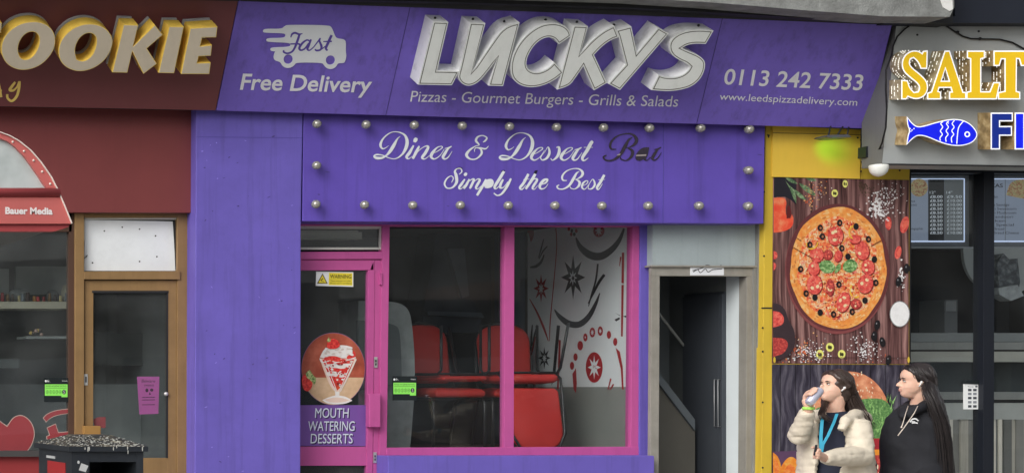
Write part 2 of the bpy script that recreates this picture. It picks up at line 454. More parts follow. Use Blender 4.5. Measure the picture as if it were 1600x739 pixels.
z1 = tf(630, 10, 5.277); z2 = tf(870, 10, 4.927)
LUCKY = [
 (z1([(250, 128), (373, 133), (280, 533), (462, 537), (402, 652), (122, 648)]), 0),
 (z1([(552, 138), (678, 143), (570, 537), (620, 470), (720, 320), (830, 170), (960, 135), (823, 659), (703, 656), (775, 432), (720, 510), (640, 610), (585, 648), (530, 660), (480, 638), (452, 595), (455, 560), (475, 490)]), 1),
 (z1([(1382, 248), (1372, 205), (1335, 165), (1275, 142), (1200, 140), (1120, 160), (1030, 220), (950, 310), (900, 410), (883, 500), (892, 580), (935, 635), (1000, 665), (1085, 670), (1180, 645), (1260, 600), (1322, 548), (1245, 462), (1200, 510), (1130, 545), (1065, 545), (1022, 515), (1012, 465), (1030, 400), (1080, 320), (1140, 270), (1200, 253), (1250, 270), (1282, 315)]), 1),
 (z2([(130, 150), (240, 155), (178, 368), (250, 280), (350, 195), (440, 150), (475, 238), (410, 262), (340, 315), (285, 375), (385, 590), (285, 648), (203, 462), (150, 540), (98, 612), (2, 642)]), 1),
 (z2([(455, 185), (572, 155), (615, 360), (780, 165), (860, 210), (485, 645), (395, 597), (530, 450), (475, 235)]), 0),
 (z2([(1205, 188), (1145, 290), (1060, 287), (1000, 298), (962, 322), (1010, 345), (1080, 372), (1125, 405), (1142, 440), (1132, 505), (1095, 570), (1035, 618), (960, 642), (860, 655), (725, 645), (782, 528), (830, 545), (900, 548), (965, 530), (1010, 495), (1025, 465), (1000, 440), (930, 410), (880, 370), (862, 320), (870, 270), (910, 225), (980, 192), (1080, 178)]), 1)]
LD = .16
FR = FAS.up(LD)
for i, (lp, s) in enumerate(LUCKY):
    if s: lp = smooth_loop(lp)
    zz = i * .0016
    mb = MB(); mb.ext(FR, [lp], -LD - zz + .0005, zz * .5, LETW, LETSIDE)
    o = put('letter', mb, fs)
    mb = MB(); mb.ext(FR, [inset(lp, 1.8)], 0, .0012 + zz * .5, LETLINE)
    mb.ext(FR, [inset(lp, 3.0)], 0, .0024 + zz * .5, LETW)
    put('letter_face', mb, o)
for (px, py) in ((681.5, 28.3), (741, 30), (790, 33.5), (855, 31), (904, 34.5), (962, 39), (1095, 40)):
    mb = MB(); mb.ball(FR.at(px + 4, py + 5, -.07), .010, DARK, 8, 6); put('fixing_screw', mb, fs)
# van emblem
zv = tf(360, 20, 4.925)
van = smooth_loop(zv([(262, 124), (395, 126), (415, 105), (440, 94), (755, 97), (780, 115), (805, 185), (825, 200), (870, 205), (888, 220), (885, 300), (892, 330), (880, 380), (865, 388), (825, 388), (815, 410), (795, 428), (765, 435), (735, 425), (715, 400), (705, 385), (505, 382), (490, 405), (465, 422), (430, 427), (400, 412), (385, 385), (370, 375), (340, 368), (330, 345), (335, 320), (345, 298), (310, 295), (305, 280), (318, 268), (455, 264), (462, 248), (452, 231), (285, 226), (273, 212), (285, 196), (405, 195), (422, 185), (422, 168), (405, 158), (255, 155), (248, 142)]), 2, 100)
mb = MB()
w1, w2 = zv([(443, 358), (768, 365)])
mb.ext(FAS, [van, ellipse(*w1, 7.2, 7.4), ellipse(*w2, 7.2, 7.4)], 0, .006, VINYL)
ve = put('van_emblem', mb, fs)
mb = MB(); t = (360, 20, 4.925); PD = mat('purple_script', (82, 66, 146), rough=.5)
for pts in ([(462, 190, 8), (472, 165, 14), (495, 155, 16), (525, 165, 14), (552, 160, 6)], [(530, 165, 16), (510, 225, 18), (492, 270, 16), (470, 300, 14), (435, 312, 14), (408, 302, 14), (408, 288, 12)], [(458, 240, 10), (525, 240, 12), (528, 252, 12)],
            [(608, 218, 12), (585, 210, 12), (550, 235, 16), (528, 270, 18), (540, 288, 14), (570, 275, 12), (600, 235, 12)], [(618, 205, 14), (598, 255, 18), (590, 280, 16), (608, 288, 10), (640, 262, 8)],
            [(635, 268, 8), (672, 220, 10), (690, 196, 12), (682, 215, 14), (698, 258, 18), (690, 284, 14), (660, 290, 14), (648, 280, 10)], [(700, 280, 8), (730, 255, 6)], [(776, 172, 18), (752, 225, 20), (732, 272, 18), (745, 290, 12)], [(712, 222, 8), (778, 220, 12)]):
    stroke(mb, FAS, pts, t, PD, z=.0075, thick=0)
put('script_lettering', mb, ve)
mb = MB(); text(mb, FAS, 'Free Delivery', 374.5, 583, 139.8, 144.5, 24, VINYLG, shear=.2, z=.004, bold=.018); put('lettering', mb, fs)
mb = MB(); text(mb, FAS, 'Pizzas - Gourmet Burgers - Grills & Salads', 640.5, 1061, 158.8, 166.8, 16.6, VINYLG, shear=.17, z=.004); put('lettering', mb, fs)
mb = MB(); text(mb, FAS, '0113 242 7333', 1129.5, 1350, 131.6, 141, 23.4, VINYLG, shear=.18, z=.004, bold=.014); put('lettering', mb, fs)
mb = MB(); text(mb, FAS, 'www.leedspizzadelivery.com', 1123.5, 1340, 156, 165.4, 10.8, VINYLG, shear=.15, z=.004); put('lettering', mb, fs)

# ================================================================ maroon fascia with yellow raised letters
ms = thing('fascia_sign', 'dark maroon shop sign with raised grey faced yellow sided letters at the left', 'shop sign', P(150, 172, -.1))
mb = MB(); mb.ext(FAS, [[(-170, -20), (373.5, -8), (336.5, 172.6), (-170, 163)]], -.03, .002, MAROON_F, MAROON_F, back=True); put('board', mb, ms)
mb = MB()
A, B_, C_, D_ = (FAS.at(*p, -.035) for p in ((-168, 161), (334, 171), (370, 0), (-168, -18)))
bk = [Vector((p.x, .1, p.z)) for p in (A, B_, C_, D_)]
mb.add([A, B_, C_, D_] + bk, [(0, 1, 5, 4), (2, 3, 7, 6), (0, 4, 7, 3), (1, 2, 6, 5)], DARK); put('sign_box', mb, ms)
mb = MB(); mb.ext(FAS, [[(-170, -22), (374, -8), (372, 1), (-170, -10)]], -.03, .02, DARK); put('top_trim', mb, ms)
z3 = tf(0, 0, 4.347); z4 = tf(170, 0, 4.105)
OOK = [
 ([z3([(5, 340), (20, 270), (60, 215), (120, 172), (190, 150), (270, 150), (335, 180), (370, 230), (378, 300), (350, 370), (290, 435), (220, 470), (140, 480), (70, 455), (25, 410)]),
   z3([(118, 340), (130, 285), (160, 240), (200, 217), (240, 218), (265, 245), (270, 290), (250, 350), (215, 395), (170, 410), (135, 395)])], 1),
 ([z3([(395, 350), (410, 285), (450, 230), (510, 185), (590, 162), (670, 170), (730, 205), (762, 255), (765, 310), (735, 380), (680, 440), (600, 480), (520, 487), (450, 460), (408, 415)]),
   z3([(505, 345), (520, 290), (550, 248), (590, 225), (630, 228), (655, 255), (655, 305), (635, 365), (600, 405), (555, 420), (520, 405)])], 1),
 ([z4([(95, 160), (188, 163), (155, 300), (295, 162), (345, 225), (243, 312), (307, 410), (222, 475), (150, 330), (118, 467), (22, 465)])], 0),
 ([z4([(387, 172), (480, 173), (418, 470), (318, 468)])], 0),
 ([z4([(522, 183), (695, 172), (687, 240), (597, 242), (585, 297), (660, 290), (653, 358), (575, 362), (565, 405), (652, 403), (643, 475), (462, 475)])], 0),
 ([[(2.5, 36), (1, 52), (-20, 48), (-50, 62), (-58, 85), (-40, 97), (-12, 92), (-6, 108), (-40, 116), (-75, 106), (-84, 82), (-70, 50), (-40, 36), (-15, 32)]], 1)]
YS = mat('letter_yellow_return', (250, 210, 92), rough=.4, var=.10, vs=6, dirt=.35, dcol=(110, 90, 50))
YE = mat('letter_yellow_edge', (228, 200, 110), rough=.4)
GF = mat('letter_grey_face', (172, 162, 144), rough=.4, var=.05, streak=.1)
BACKW = mat('letter_backing', (165, 165, 165), rough=.5, var=.1)
OD = .15
F2 = FAS.up(OD + .06)
for i, (lps, s) in enumerate(OOK):
    if s: lps = [smooth_loop(l) for l in lps]
    zz = i * .0012
    mb = MB(); mb.ext(F2, lps, -OD, zz, YE, YS); o = put('letter', mb, ms)
    il = [inset(l, .9) if j == 0 else inset(l, -.9) for j, l in enumerate(lps)]
    mb = MB(); mb.ext(F2, il, 0, .0015 + zz, GF); put('letter_face', mb, o)
    mb = MB(); mb.ext(F2, lps, -OD - .058, -OD - .03, BACKW, BACKW); put('letter_backing', mb, o)
mb = MB(); t = (0, 0, 4.347)
for pts in ([(103, 558, 14), (78, 590, 18), (66, 612, 18), (90, 614, 14), (115, 590, 12), (130, 556, 16)], [(132, 552, 16), (128, 600, 18), (112, 655, 18), (80, 686, 16), (52, 668, 16), (48, 640, 16)], [(-40, 650, 12), (-15, 560, 16), (8, 660, 16)], [(-30, 615, 12), (12, 615, 12)]):
    stroke(mb, FAS, pts, t, YE, z=.005, thick=.002)
put('lettering', mb, ms)

# ================================================================ purple shop front
ps = thing('purple_shopfront', 'purple painted diner shop front with bright pink door and window frames', 'shop front', P(740, 908, 0) )
mb = MB(); mb.quadbox([(306.5, 168), (473.5, 168), (470.3, 346), (469.5, 760), (469.5, 905), (304, 905), (304.5, 739)], 0, .5, PURPLE)
pil = put('pillar', mb, ps, bevel=.006)
mb = MB(); mb.quadbox([(306.8, 213.6), (473, 215.4), (473, 216.4), (306.8, 214.5)], -.0015, .0, mat('seam_purple2', (78, 68, 142), rough=.6)); put('seam', mb, pil)
mb = MB()
for (px, py, w, h) in ((427, 213.5, 2.6, 1.1), (358, 246, 2, .8), (420, 308, 3, .5), (372, 322, 1.5, 1.0), (332, 330, 1, .8), (440, 470, 1.5, 1), (350, 560, 2, .7)):
    mb.ext(facing(0), [ellipse(px, py, w, h, 8, rot=-.4)], 0, .002, mat('scuff', (66, 56, 110)))
rq = random.Random(21)
for _ in range(34): mb.ext(facing(0), [ellipse(rq.uniform(312, 466), rq.uniform(185, 738), rq.uniform(.5, 2.4), rq.uniform(.3, .9), 7, rot=rq.uniform(-1, 1))], 0, .001, mat(rq.choice(('scuff', 'scuff_pale')), (66, 56, 110) if 0 else (66, 56, 110)))
put('scuff', mb, pil)
mb = MB(); mb.quadbox([(606.5, 712), (1022.5, 711.5), (1024, 905), (605, 905)], .06, .36, PURPLE); put('stall_riser', mb, ps, bevel=.006)
mb = MB(); mb.quadbox([(1000.5, 349), (1018.5, 349.5), (1016, 712), (999, 712)], .235, .40, PURPLE); put('side_post', mb, ps, bevel=.004)
WY = .25      # window plane
wf = MB()
wf.quadbox([(440, 345), (1002, 348.5), (1002, 354.5), (440, 353)], WY, WY + .07, PINK)       # head
wf.quadbox([(597.5, 353), (609, 353), (604, 739), (604, 905), (592, 905), (592.5, 739)], WY, WY + .07, PINK)   # door/window post
wf.quadbox([(788.6, 354), (804, 354), (803, 699), (787.6, 699)], WY, WY + .07, PINK)       # mullion
wf.quadbox([(988.3, 354), (1001, 354), (998.5, 711), (985.5, 711)], WY, WY + .08, PINK)
wf.quadbox([(604.3, 699), (999, 697.5), (999, 711.6), (603.8, 711.6)], WY - .004, WY + .07, PINK)
wf.quadbox([(440, 393.6), (597.5, 393), (597.3, 404.6), (440, 405.2)], WY - .003, WY + .07, PINK)       # transom
fr = put('window_frame', wf, ps, bevel=.003)
mb = MB(); mb.quadbox([(608, 354), (789, 354), (788, 699), (604.5, 700)], WY + .035, WY + .041, GLASS); put('window', mb, ps)
mb = MB(); mb.quadbox([(803.5, 354), (989, 354), (986, 698.5), (802.5, 699)], WY + .035, WY + .041, GLASS); put('window', mb, ps)
# small light over the door
mb = MB(); ALU = mat('alu_grey', (178, 178, 172), rough=.5, var=.1)
for r in ((440, 353.3, 597.4, 357.5), (440, 386.5, 597.4, 390), (594.2, 357.5, 597.4, 386.5)): mb.rect(*r, WY + .02, WY + .05, ALU)
fl = put('fanlight_frame', mb, ps)
mb = MB(); mb.rect(440, 357, 595, 387, WY + .045, WY + .05, GLASS_D); put('fanlight_pane', mb, fl)
# door
dm = MB(); DY = WY + .012
dm.quadbox([(440, 406), (584, 406), (584, 422), (440, 422.5)], DY, DY + .05, PINK)
dm.quadbox([(577.8, 422), (584, 406), (585.5, 406), (585, 422), (581, 900), (574, 900)], DY, DY + .05, PINK)
dm.quadbox([(575.5, 422), (585.8, 422), (580.5, 900), (571.5, 900)], DY - .003, DY + .05, PINK)
dm.quadbox([(440, 697), (575, 697.5), (575, 727), (440, 727)], DY + .004, DY + .05, PINK)
dm.quadbox([(440, 875), (572, 875), (572, 902), (440, 902)], DY + .004, DY + .05, PINK)
dm.quadbox([(440, 406), (457, 406), (455, 900), (440, 900)], DY - .001, DY + .05, PINK)
dr = put('door', dm, ps, bevel=.003)
mb = MB(); mb.rect(452, 421, 578, 698, DY + .025, DY + .031, GLASS_D); put('door_pane', mb, dr)
mb = MB(); mb.rect(452, 726, 576, 876, DY + .025, DY + .031, GLASS_D); put('door_pane', mb, dr)
mb = MB(); mb.rect(577, 614.5, 595, 667, DY - .07, DY + .0, PINK); hb = put('handle_box', mb, dr, bevel=.006)
mb = MB()
mb.quadbox([(585.8, 406), (597.4, 406), (593.5, 905), (581, 905)], WY + .014, WY + .06, PINK); put('door_jamb', mb, ps, bevel=.003)
for (x0, y0) in ((585.3, 557.5), (584.0, 706)):
    mb = MB(); mb.rect(x0, y0, x0 + 4.4, y0 + 16.5, DY - .008, DY + .004, METAL); mb.rect(x0 + 1.3, y0 + 4.5, x0 + 3.1, y0 + 8, DY - .012, DY - .008, DARK); mb.rect(x0 + 1.3, y0 + 9.5, x0 + 3.1, y0 + 13, DY - .012, DY - .008, DARK)
    put('lock_plate', mb, dr)
for y0 in (426, ):
    mb = MB(); mb.rect(594.5, y0, 597, y0 + 19, WY - .012, WY + .02, PINK); put('hinge', mb, dr)

# diner panel with fairground lamps
dp = thing('lamp_sign', 'purple panel with white script lettering framed by silver globe lamps, under the big purple sign', 'shop sign', P(830, 348, 0))
mb = MB(); mb.quadbox([(474.5, 170), (1195.5, 180), (1193, 349.5), (472.5, 345.8)], .004, .30, PURPLE_B); put('board', mb, dp, bevel=.004)
mb = MB(); mb.quadbox([(1036.6, 185), (1037.6, 185), (1036.4, 349), (1035.4, 349)], .001, .004, mat('seam_purple2', (78, 68, 142))); put('seam', mb, dp)
mb = MB()
for (px, py, w, h) in ((512, 269, 4, .6), (498, 304, 2, .9), (1187, 242, 4, .6), (700, 322, 2, .6), (905, 240, 1.2, .8)):
    mb.ext(facing(.004), [ellipse(px, py, w, h, 8, rot=.15)], 0, .0012, mat('scuff', (66, 56, 110)))
put('scuff', mb, dp)
BRASS = mat('lamp_base', (120, 116, 112), rough=.4, metal=.5)
lamps = [(495, 194), (571.5, 195), (646.5, 195.7), (721, 197), (794.5, 198), (867.5, 199), (940.5, 199.8), (1012, 200.5), (1091.5, 200.5), (1167, 202.5),
         (494.5, 258.3), (1166, 266), (493.5, 318.5), (569, 319.5), (644, 320), (718, 320), (792.5, 320.5), (865, 320.5), (938, 321), (1010, 321), (1089, 321), (1165.5, 321.5)]
first = None
for i, (px, py) in enumerate(lamps):
    c = P(px, py, -.075)
    if first is None:
        mb = MB()
        mb.lathe(P(px, py, .004), (0, -1, 0), [(0, .026), (.004, .027), (.012, .022), (.034, .017), (.05, .018)], BRASS, 14)
        # faceted globe
        R = .0345; v = []; f = []; nu, nv = 12, 8
        for j in range(nv + 1):
            for k in range(nu):
                a = 2 * math.pi * (k + .5 * (j % 2)) / nu; th = math.pi * j / nv
                v.append(c + Vector((R * math.sin(th) * math.cos(a), R * math.cos(th) * 1.05 * -1, R * math.sin(th) * math.sin(a))))
        for j in range(nv):
            for k in range(nu):
                a, b2 = j * nu + k, j * nu + (k + 1) % nu
                c1, d1 = (j + 1) * nu + k, (j + 1) * nu + (k + 1) % nu
                if j % 2 == 0: f += [(a, b2, c1), (b2, d1, c1)]
                else: f += [(a, d1, c1), (a, b2, d1)]
        mb.add(v, f, CHROME_LED)
        first = put('globe_lamp', mb, dp); p0 = P(px, py, 0)
    else:
        o = first.copy(); COL.objects.link(o); o.parent = dp; o.location = P(px, py, 0) - p0
# script lettering
DPL = facing(.004)
t6 = (570, 190, 6.16); t7 = (800, 190, 6.16)
sh = lambda pts, dx, dy, sx=1, sy=1, wk=1: [(x * sx + dx, y * sy + dy, w * wk) for x, y, w in pts]
Dc = [(340, 145, 3), (312, 168, 12), (278, 230, 30), (240, 290, 28), (205, 328, 16), (160, 352, 22), (110, 352, 26), (88, 336, 16), (112, 320, 14), (170, 327, 10), (230, 352, 8), (290, 360, 9), (350, 325, 16), (392, 260, 30), (404, 190, 30), (378, 130, 18), (310, 102, 8), (240, 112, 9), (175, 165, 14), (148, 225, 24), (165, 262, 14), (195, 257, 8), (225, 235, 3)]
ic = [(468, 232, 14), (430, 300, 28), (400, 342, 24), (420, 360, 10), (455, 335, 4)]
idot = [(496, 160, 22), (486, 178, 38), (474, 200, 22)]
n1 = [(522, 238, 14), (495, 290, 27), (460, 360, 22)]
n2 = [(475, 335, 4), (525, 275, 6), (580, 240, 10), (608, 248, 22), (580, 305, 28), (550, 348, 22), (575, 362, 9), (620, 330, 4)]
e_ = [(642, 312, 5), (690, 292, 6), (742, 256, 9), (734, 240, 7), (692, 254, 12), (648, 305, 28), (636, 342, 24), (668, 362, 12), (720, 330, 6), (762, 268, 4)]
r_ = [(770, 262, 8), (800, 252, 6), (832, 240, 8), (800, 262, 18), (768, 310, 27), (750, 345, 24), (768, 362, 14), (800, 345, 9), (838, 288, 3)]
amp = [(1137, 200, 8), (1158, 186, 16), (1172, 158, 13), (1132, 137, 10), (1085, 150, 16), (1068, 188, 22), (1098, 226, 9), (1060, 240, 9), (1005, 278, 20), (976, 325, 26), (1012, 362, 14), (1070, 360, 12), (1120, 312, 20), (1112, 268, 14), (1072, 254, 8), (1052, 274, 6), (1056, 294, 4)]
amp2 = [(1062, 254, 5), (1110, 256, 14), (1160, 264, 12), (1188, 238, 3)]
mb = MB()
for pts in (Dc, ic, idot, n1, n2, e_, r_, amp, amp2, sh(Dc, 1207, 10)): stroke(mb, DPL, pts, t6, VINYL)
s1 = [(318, 288, 3), (345, 246, 8), (358, 300, 22), (335, 350, 22), (292, 372, 12), (274, 345, 8), (320, 285, 3)]
s2 = [(425, 252, 8), (450, 250, 18), (450, 300, 27), (428, 345, 22), (388, 374, 10), (370, 356, 8)]
t_ = [(775, 192, 24), (758, 210, 32), (720, 280, 31), (676, 348, 26), (688, 378, 14), (732, 352, 4)]
tb = [(690, 250, 6), (775, 250, 5)]
for pts in (sh(e_, -452, 11), s1, s2, sh(e_, -166, 12), sh(r_, -168, 12), t_, tb): stroke(mb, DPL, pts, t7, VINYL)
put('lettering', mb, dp)
Bc1 = [(1155, 155, 4), (1120, 178, 20), (1080, 250, 32), (1030, 330, 26), (960, 374, 16), (898, 372, 15), (878, 342, 16), (905, 325, 10)]
Bc2 = [(1000, 268, 7), (952, 264, 17), (944, 215, 22), (990, 155, 14), (1070, 122, 10), (1150, 124, 16), (1194, 168, 30), (1180, 215, 26), (1130, 248, 9), (1098, 254, 5)]
Bc3 = [(1110, 255, 7), (1155, 285, 27), (1148, 335, 26), (1100, 374, 12), (1052, 366, 10), (1040, 345, 7)]
MIRR = mat('dark_mirror_letter', (38, 26, 44), rough=.15, spec=.8, var=.3, vs=30)
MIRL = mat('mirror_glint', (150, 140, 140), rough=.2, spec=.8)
mb = MB()
for pts in (Bc1, Bc2, Bc3, sh(r_, 597, 10), [(1312, 250, 12), (1290, 320, 24), (1275, 360, 22), (1295, 375, 8), (1330, 345, 4)]): stroke(mb, DPL, pts, t7, MIRR)
za = tf(800, 190, 6.16)
mb.ext(DPL, [smooth_loop(za([(1182, 350), (1200, 300), (1250, 252), (1312, 248), (1290, 320), (1255, 375), (1200, 380)]), 2, 80)], 0, .006, MIRR)
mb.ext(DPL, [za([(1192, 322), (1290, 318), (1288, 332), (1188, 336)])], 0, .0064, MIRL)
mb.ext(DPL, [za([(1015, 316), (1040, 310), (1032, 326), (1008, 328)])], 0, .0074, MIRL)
put('lettering', mb, dp, label='dark mirrored word Bar with the white facing gone')
mb = MB()
for pts in ([(832, 588, 4), (850, 548, 9), (828, 525, 8), (788, 550, 12), (765, 600, 16), (788, 640, 12), (840, 636, 14), (880, 585, 26), (876, 520, 28), (864, 482, 18), (885, 456, 8), (920, 455, 10), (930, 485, 11), (905, 510, 7)],
            [(960, 556, 12), (930, 600, 24), (905, 638, 20), (925, 648, 8), (958, 612, 4)], [(976, 495, 18), (966, 510, 30), (955, 522, 16)],
            [(1004, 556, 14), (975, 610, 24), (950, 646, 18)], [(968, 610, 4), (1020, 562, 8), (1048, 560, 20), (1020, 625, 22), (1008, 646, 14)], [(1025, 605, 4), (1080, 556, 8), (1105, 565, 20), (1078, 615, 24), (1068, 640, 18), (1085, 650, 8), (1120, 620, 4)],
            [(1165, 556, 14), (1125, 635, 24), (1078, 712, 22)], [(1338, 480, 26), (1290, 560, 27), (1248, 628, 24), (1262, 648, 10), (1300, 612, 4)],
            [(1330, 558, 16), (1305, 605, 23), (1303, 638, 20), (1335, 632, 8), (1375, 580, 5)], [(1405, 550, 16), (1370, 620, 24), (1320, 692, 18), (1275, 712, 12), (1240, 690, 10)]):
    stroke(mb, DPL, pts, t6, VINYL)
zb = tf(570, 190, 6.16)
mb.ext(DPL, [smooth_loop(zb([(1150, 640), (1148, 590), (1175, 555), (1225, 552), (1242, 590), (1225, 630), (1185, 645)]), 2, 80)], 0, .006, VINYL)
Bs = [sh([(x - 880, y - 120, w) for x, y, w in B], 432, 455, .78, .765, .78) for B in (Bc1, Bc2, Bc3)]
for pts in Bs + [[(156, 506, 22), (112, 590, 25), (76, 638, 22), (95, 654, 10), (132, 612, 4)], [(108, 560, 5), (165, 555, 5)], [(222, 505, 24), (188, 565, 27), (130, 650, 20)], [(150, 615, 4), (208, 556, 8), (240, 562, 20), (205, 620, 23), (195, 645, 16), (215, 652, 6), (245, 618, 3)],
            [(262, 612, 4), (320, 592, 14), (340, 560, 16), (305, 565, 24), (266, 615, 26), (275, 648, 16), (315, 640, 7), (345, 600, 3)],
            [(668, 622, 5), (712, 604, 6), (728, 578, 6), (708, 572, 10), (678, 600, 18), (672, 638, 16), (700, 652, 8), (738, 605, 4)],
            [(738, 608, 3), (775, 556, 7), (795, 605, 18), (768, 646, 14), (732, 646, 7), (738, 610, 3)], [(886, 514, 22), (850, 582, 25), (816, 636, 22), (832, 654, 9), (868, 600, 3)], [(830, 562, 5), (892, 558, 5)]]:
    stroke(mb, DPL, pts, t7, VINYL)
for q, tt in (([(882, 446), (910, 439), (940, 449), (936, 458), (908, 450), (884, 455)], zb), ([(1318, 471), (1348, 469), (1340, 484), (1312, 486)], zb), ([(220, 472), (246, 470), (232, 504), (204, 504)], za)):
    mb.ext(DPL, [tt(q)], 0, .004, mat('missing_facing', (24, 18, 44)))
put('lettering', mb, dp)
# ================================================================ brown shop front (left)
bs_ = thing('brown_shopfront', 'brown framed sweet shop front with a plain maroon panel over the door', 'shop front', P(150, 908, .115))
LY = .115
mb = MB(); mb.quadbox([(-170, 160), (302, 165), (298.5, 332.5), (-170, 331)], LY, LY + .06, MAROON); put('fascia_panel', mb, bs_, bevel=.003)
mb = MB(); mb.quadbox([(-170, 708), (113, 712), (113, 905), (-170, 905)], LY + .05, LY + .3, mat('maroon_riser', (128, 44, 46), rough=.5, var=.1)); put('stall_riser', mb, bs_)
mb = MB(); mb.rect(-170, 704, 113, 713, LY + .0, LY + .2, mat('dark_sill', (62, 60, 60), rough=.5)); put('window_sill', mb, bs_)
FY = LY + .10
mb = MB(); mb.quadbox([(108, 334), (117.5, 334), (117.5, 905), (108, 905)], FY, FY + .08, mat('dark_brown', (70, 50, 40), rough=.6)); mb.rect(-170, 334, 112, 362, FY + .0, FY + .06, mat('dark_brown', (0, 0, 0)))
put('window_frame', mb, bs_)
mb = MB(); mb.rect(-170, 361, 109, 705, FY + .03, FY + .036, GLASS_D); put('window', mb, bs_)
mb = MB()
mb.quadbox([(117.5, 333), (131.5, 333), (131.5, 905), (117.5, 905)], FY - .03, FY + .08, BROWN)
mb.quadbox([(277.5, 333), (294, 333), (292.5, 905), (276.5, 905)], FY - .02, FY + .08, BROWN)
mb.quadbox([(131.5, 333), (277.5, 333), (277.5, 340), (131.5, 340)], FY - .02, FY + .08, BROWN)
mb.quadbox([(131.5, 424), (281.5, 423.5), (281.5, 436.5), (131.5, 436.5)], FY - .035, FY + .08, BROWN)
mb.quadbox([(294, 333), (306, 333), (304, 905), (292.5, 905)], FY + .02, FY + .1, mat('dark_purple_gap', (70, 58, 120), rough=.6))
put('door_frame', mb, bs_, bevel=.003)
# boarded toplight
mb = MB(); mb.rect(131.5, 340, 277.5, 424, FY + .045, FY + .05, mat('dark_void', (30, 32, 34))); put('toplight_back', mb, bs_)
mb = MB(); WH = mat('white_board', (222, 226, 228), rough=.6, var=.06, dirt=.1)
mb.quadbox([(133, 343.5), (270, 346), (274.5, 423), (131.5, 423)], FY + .03, FY + .042, WH)
o = put('toplight_board', mb, bs_)
mb = MB()
for r in ((131.5, 340, 279, 343), (276.5, 341, 279.5, 410), (131.5, 341, 133.2, 376)): mb.rect(*r, FY + .008, FY + .03, ALU)
for (px, py) in ((163, 361), (218, 358), (144.5, 410.5), (218, 408.5), (243, 368.5), (245, 401), (191, 355)): mb.ext(facing(FY + .03), [ellipse(px, py, 1.3, 1.2, 8)], 0, .002, DARK)
mb.quadbox([(272, 345), (274, 345), (276.8, 421), (274.4, 421)], FY + .02, FY + .03, DARK)
mb.quadbox([(132, 403), (137, 398), (136, 401), (132, 404)], FY + .02, FY + .03, DARK)
put('toplight_bead', mb, o)
mb = MB(); BY = FY - .005
mb.quadbox([(131.8, 438), (276.5, 438), (276.5, 456.5), (131.8, 456.5)], BY, BY + .05, BROWN)
mb.quadbox([(131.8, 456), (146, 456), (145.5, 905), (131.8, 905)], BY - .002, BY + .05, BROWN)
mb.quadbox([(262, 456), (276.5, 456), (275.8, 905), (261.5, 905)], BY - .002, BY + .05, BROWN)
mb.quadbox([(145, 715), (262, 715), (262, 905), (145, 905)], BY, BY + .05, BROWN)
d2 = put('door', mb, bs_, bevel=.003)
mb = MB(); mb.quadbox([(144, 454), (263.5, 454), (263.5, 457.5), (144, 457.5)], BY - .004, BY + .02, DARK); mb.quadbox([(260.6, 457), (263, 457), (262.6, 715), (260.2, 715)], BY - .004, BY + .02, DARK)
put('glazing_bead', mb, d2)
mb = MB(); mb.rect(144, 455, 264, 717, BY + .02, BY + .026, GLASS_D); put('door_pane', mb, d2)
mb = MB(); mb.rect(131.5, 665, 157.5, 689, BY - .07, BY - .002, mat('brown_box', (138, 104, 58), rough=.4, var=.1)); put('handle_box', mb, d2, bevel=.004)
mb = MB(); mb.rect(131.8, 584, 137, 601.5, BY - .01, BY, METAL); mb.rect(133.4, 588, 135.4, 597, BY - .013, BY - .01, DARK); put('lock_plate', mb, d2)
mb = MB(); mb.ball(P(259.5, 615, BY - .02), .017, METAL, 10, 8); put('knob', mb, d2)
# decals on the sweet shop window (inside of the glass)
mb = MB(); HP = facing(FY + .037)
DR = mat('decal_red', (150, 52, 58), rough=.5); DO = mat('decal_outline', (190, 160, 150), rough=.5)
zd = tf(0, 440, 2.47)
heart = smooth_loop(zd([(-85, 560), (-60, 520), (-25, 515), (5, 540), (27, 555), (50, 520), (85, 510), (120, 535), (137, 580), (125, 630), (100, 660), (30, 760), (-60, 650)]))
mb.ext(HP, [heart], 0, .001, DO); mb.ext(HP, [inset(heart, 1.3)], 0, .002, DR)
arc = smooth_loop(zd([(165, 525), (180, 508), (215, 494), (268, 488), (268, 508), (225, 514), (195, 525), (178, 542)]))
mb.ext(HP, [arc], 0, .001, DO); mb.ext(HP, [inset(arc, 1)], 0, .002, DR)
leg = zd([(180, 562), (215, 546), (226, 580), (268, 576), (268, 640), (200, 640), (192, 612), (180, 608), (178, 595), (190, 590)])
mb.ext(HP, [leg], 0, .001, DO); mb.ext(HP, [inset(leg, 1)], 0, .002, DR)
put('window_decal', mb, bs_)
mb = MB(); arc = smooth_loop([(146, 655), (152, 651), (165, 651), (165, 668), (150, 668), (146, 660)]); mb.ext(facing(BY + .03), [arc], 0, .001, DR); put('window_decal', mb, d2)

# ---------------------------------------------------------------- grey doorway
gd = thing('grey_doorway', 'open grey framed doorway with a rendered panel above it, right of the purple shop window', 'doorway', P(1100, 908, .12))
GY = .17
mb = MB(); mb.quadbox([(1020, 345), (1191, 345), (1190, 415), (1019.5, 414)], GY - .01, GY + .1, GREYP); put('lintel_panel', mb, gd)
mb = MB()
mb.quadbox([(1017.5, 414), (1190, 415), (1190, 418), (1017.5, 417)], GY - .04, GY + .05, GREYW)
mb.quadbox([(1018, 415.5), (1178, 415.5), (1178, 432), (1018, 431)], GY - .02, GY + .02, GREYW)
mb.quadbox([(1018, 431), (1031, 431), (1028.5, 905), (1015, 905)], GY - .02, GY + .02, GREYW)
mb.quadbox([(1167, 432), (1178, 415.5), (1177, 905), (1164.5, 905)], GY - .018, GY + .08, GREYW)
mb.quadbox([(1178, 415.5), (1191, 415.5), (1188.5, 905), (1176, 905)], GY - .034, GY + .08, mat('grey_side', (116, 116, 112), rough=.7, var=.15, streak=.3))
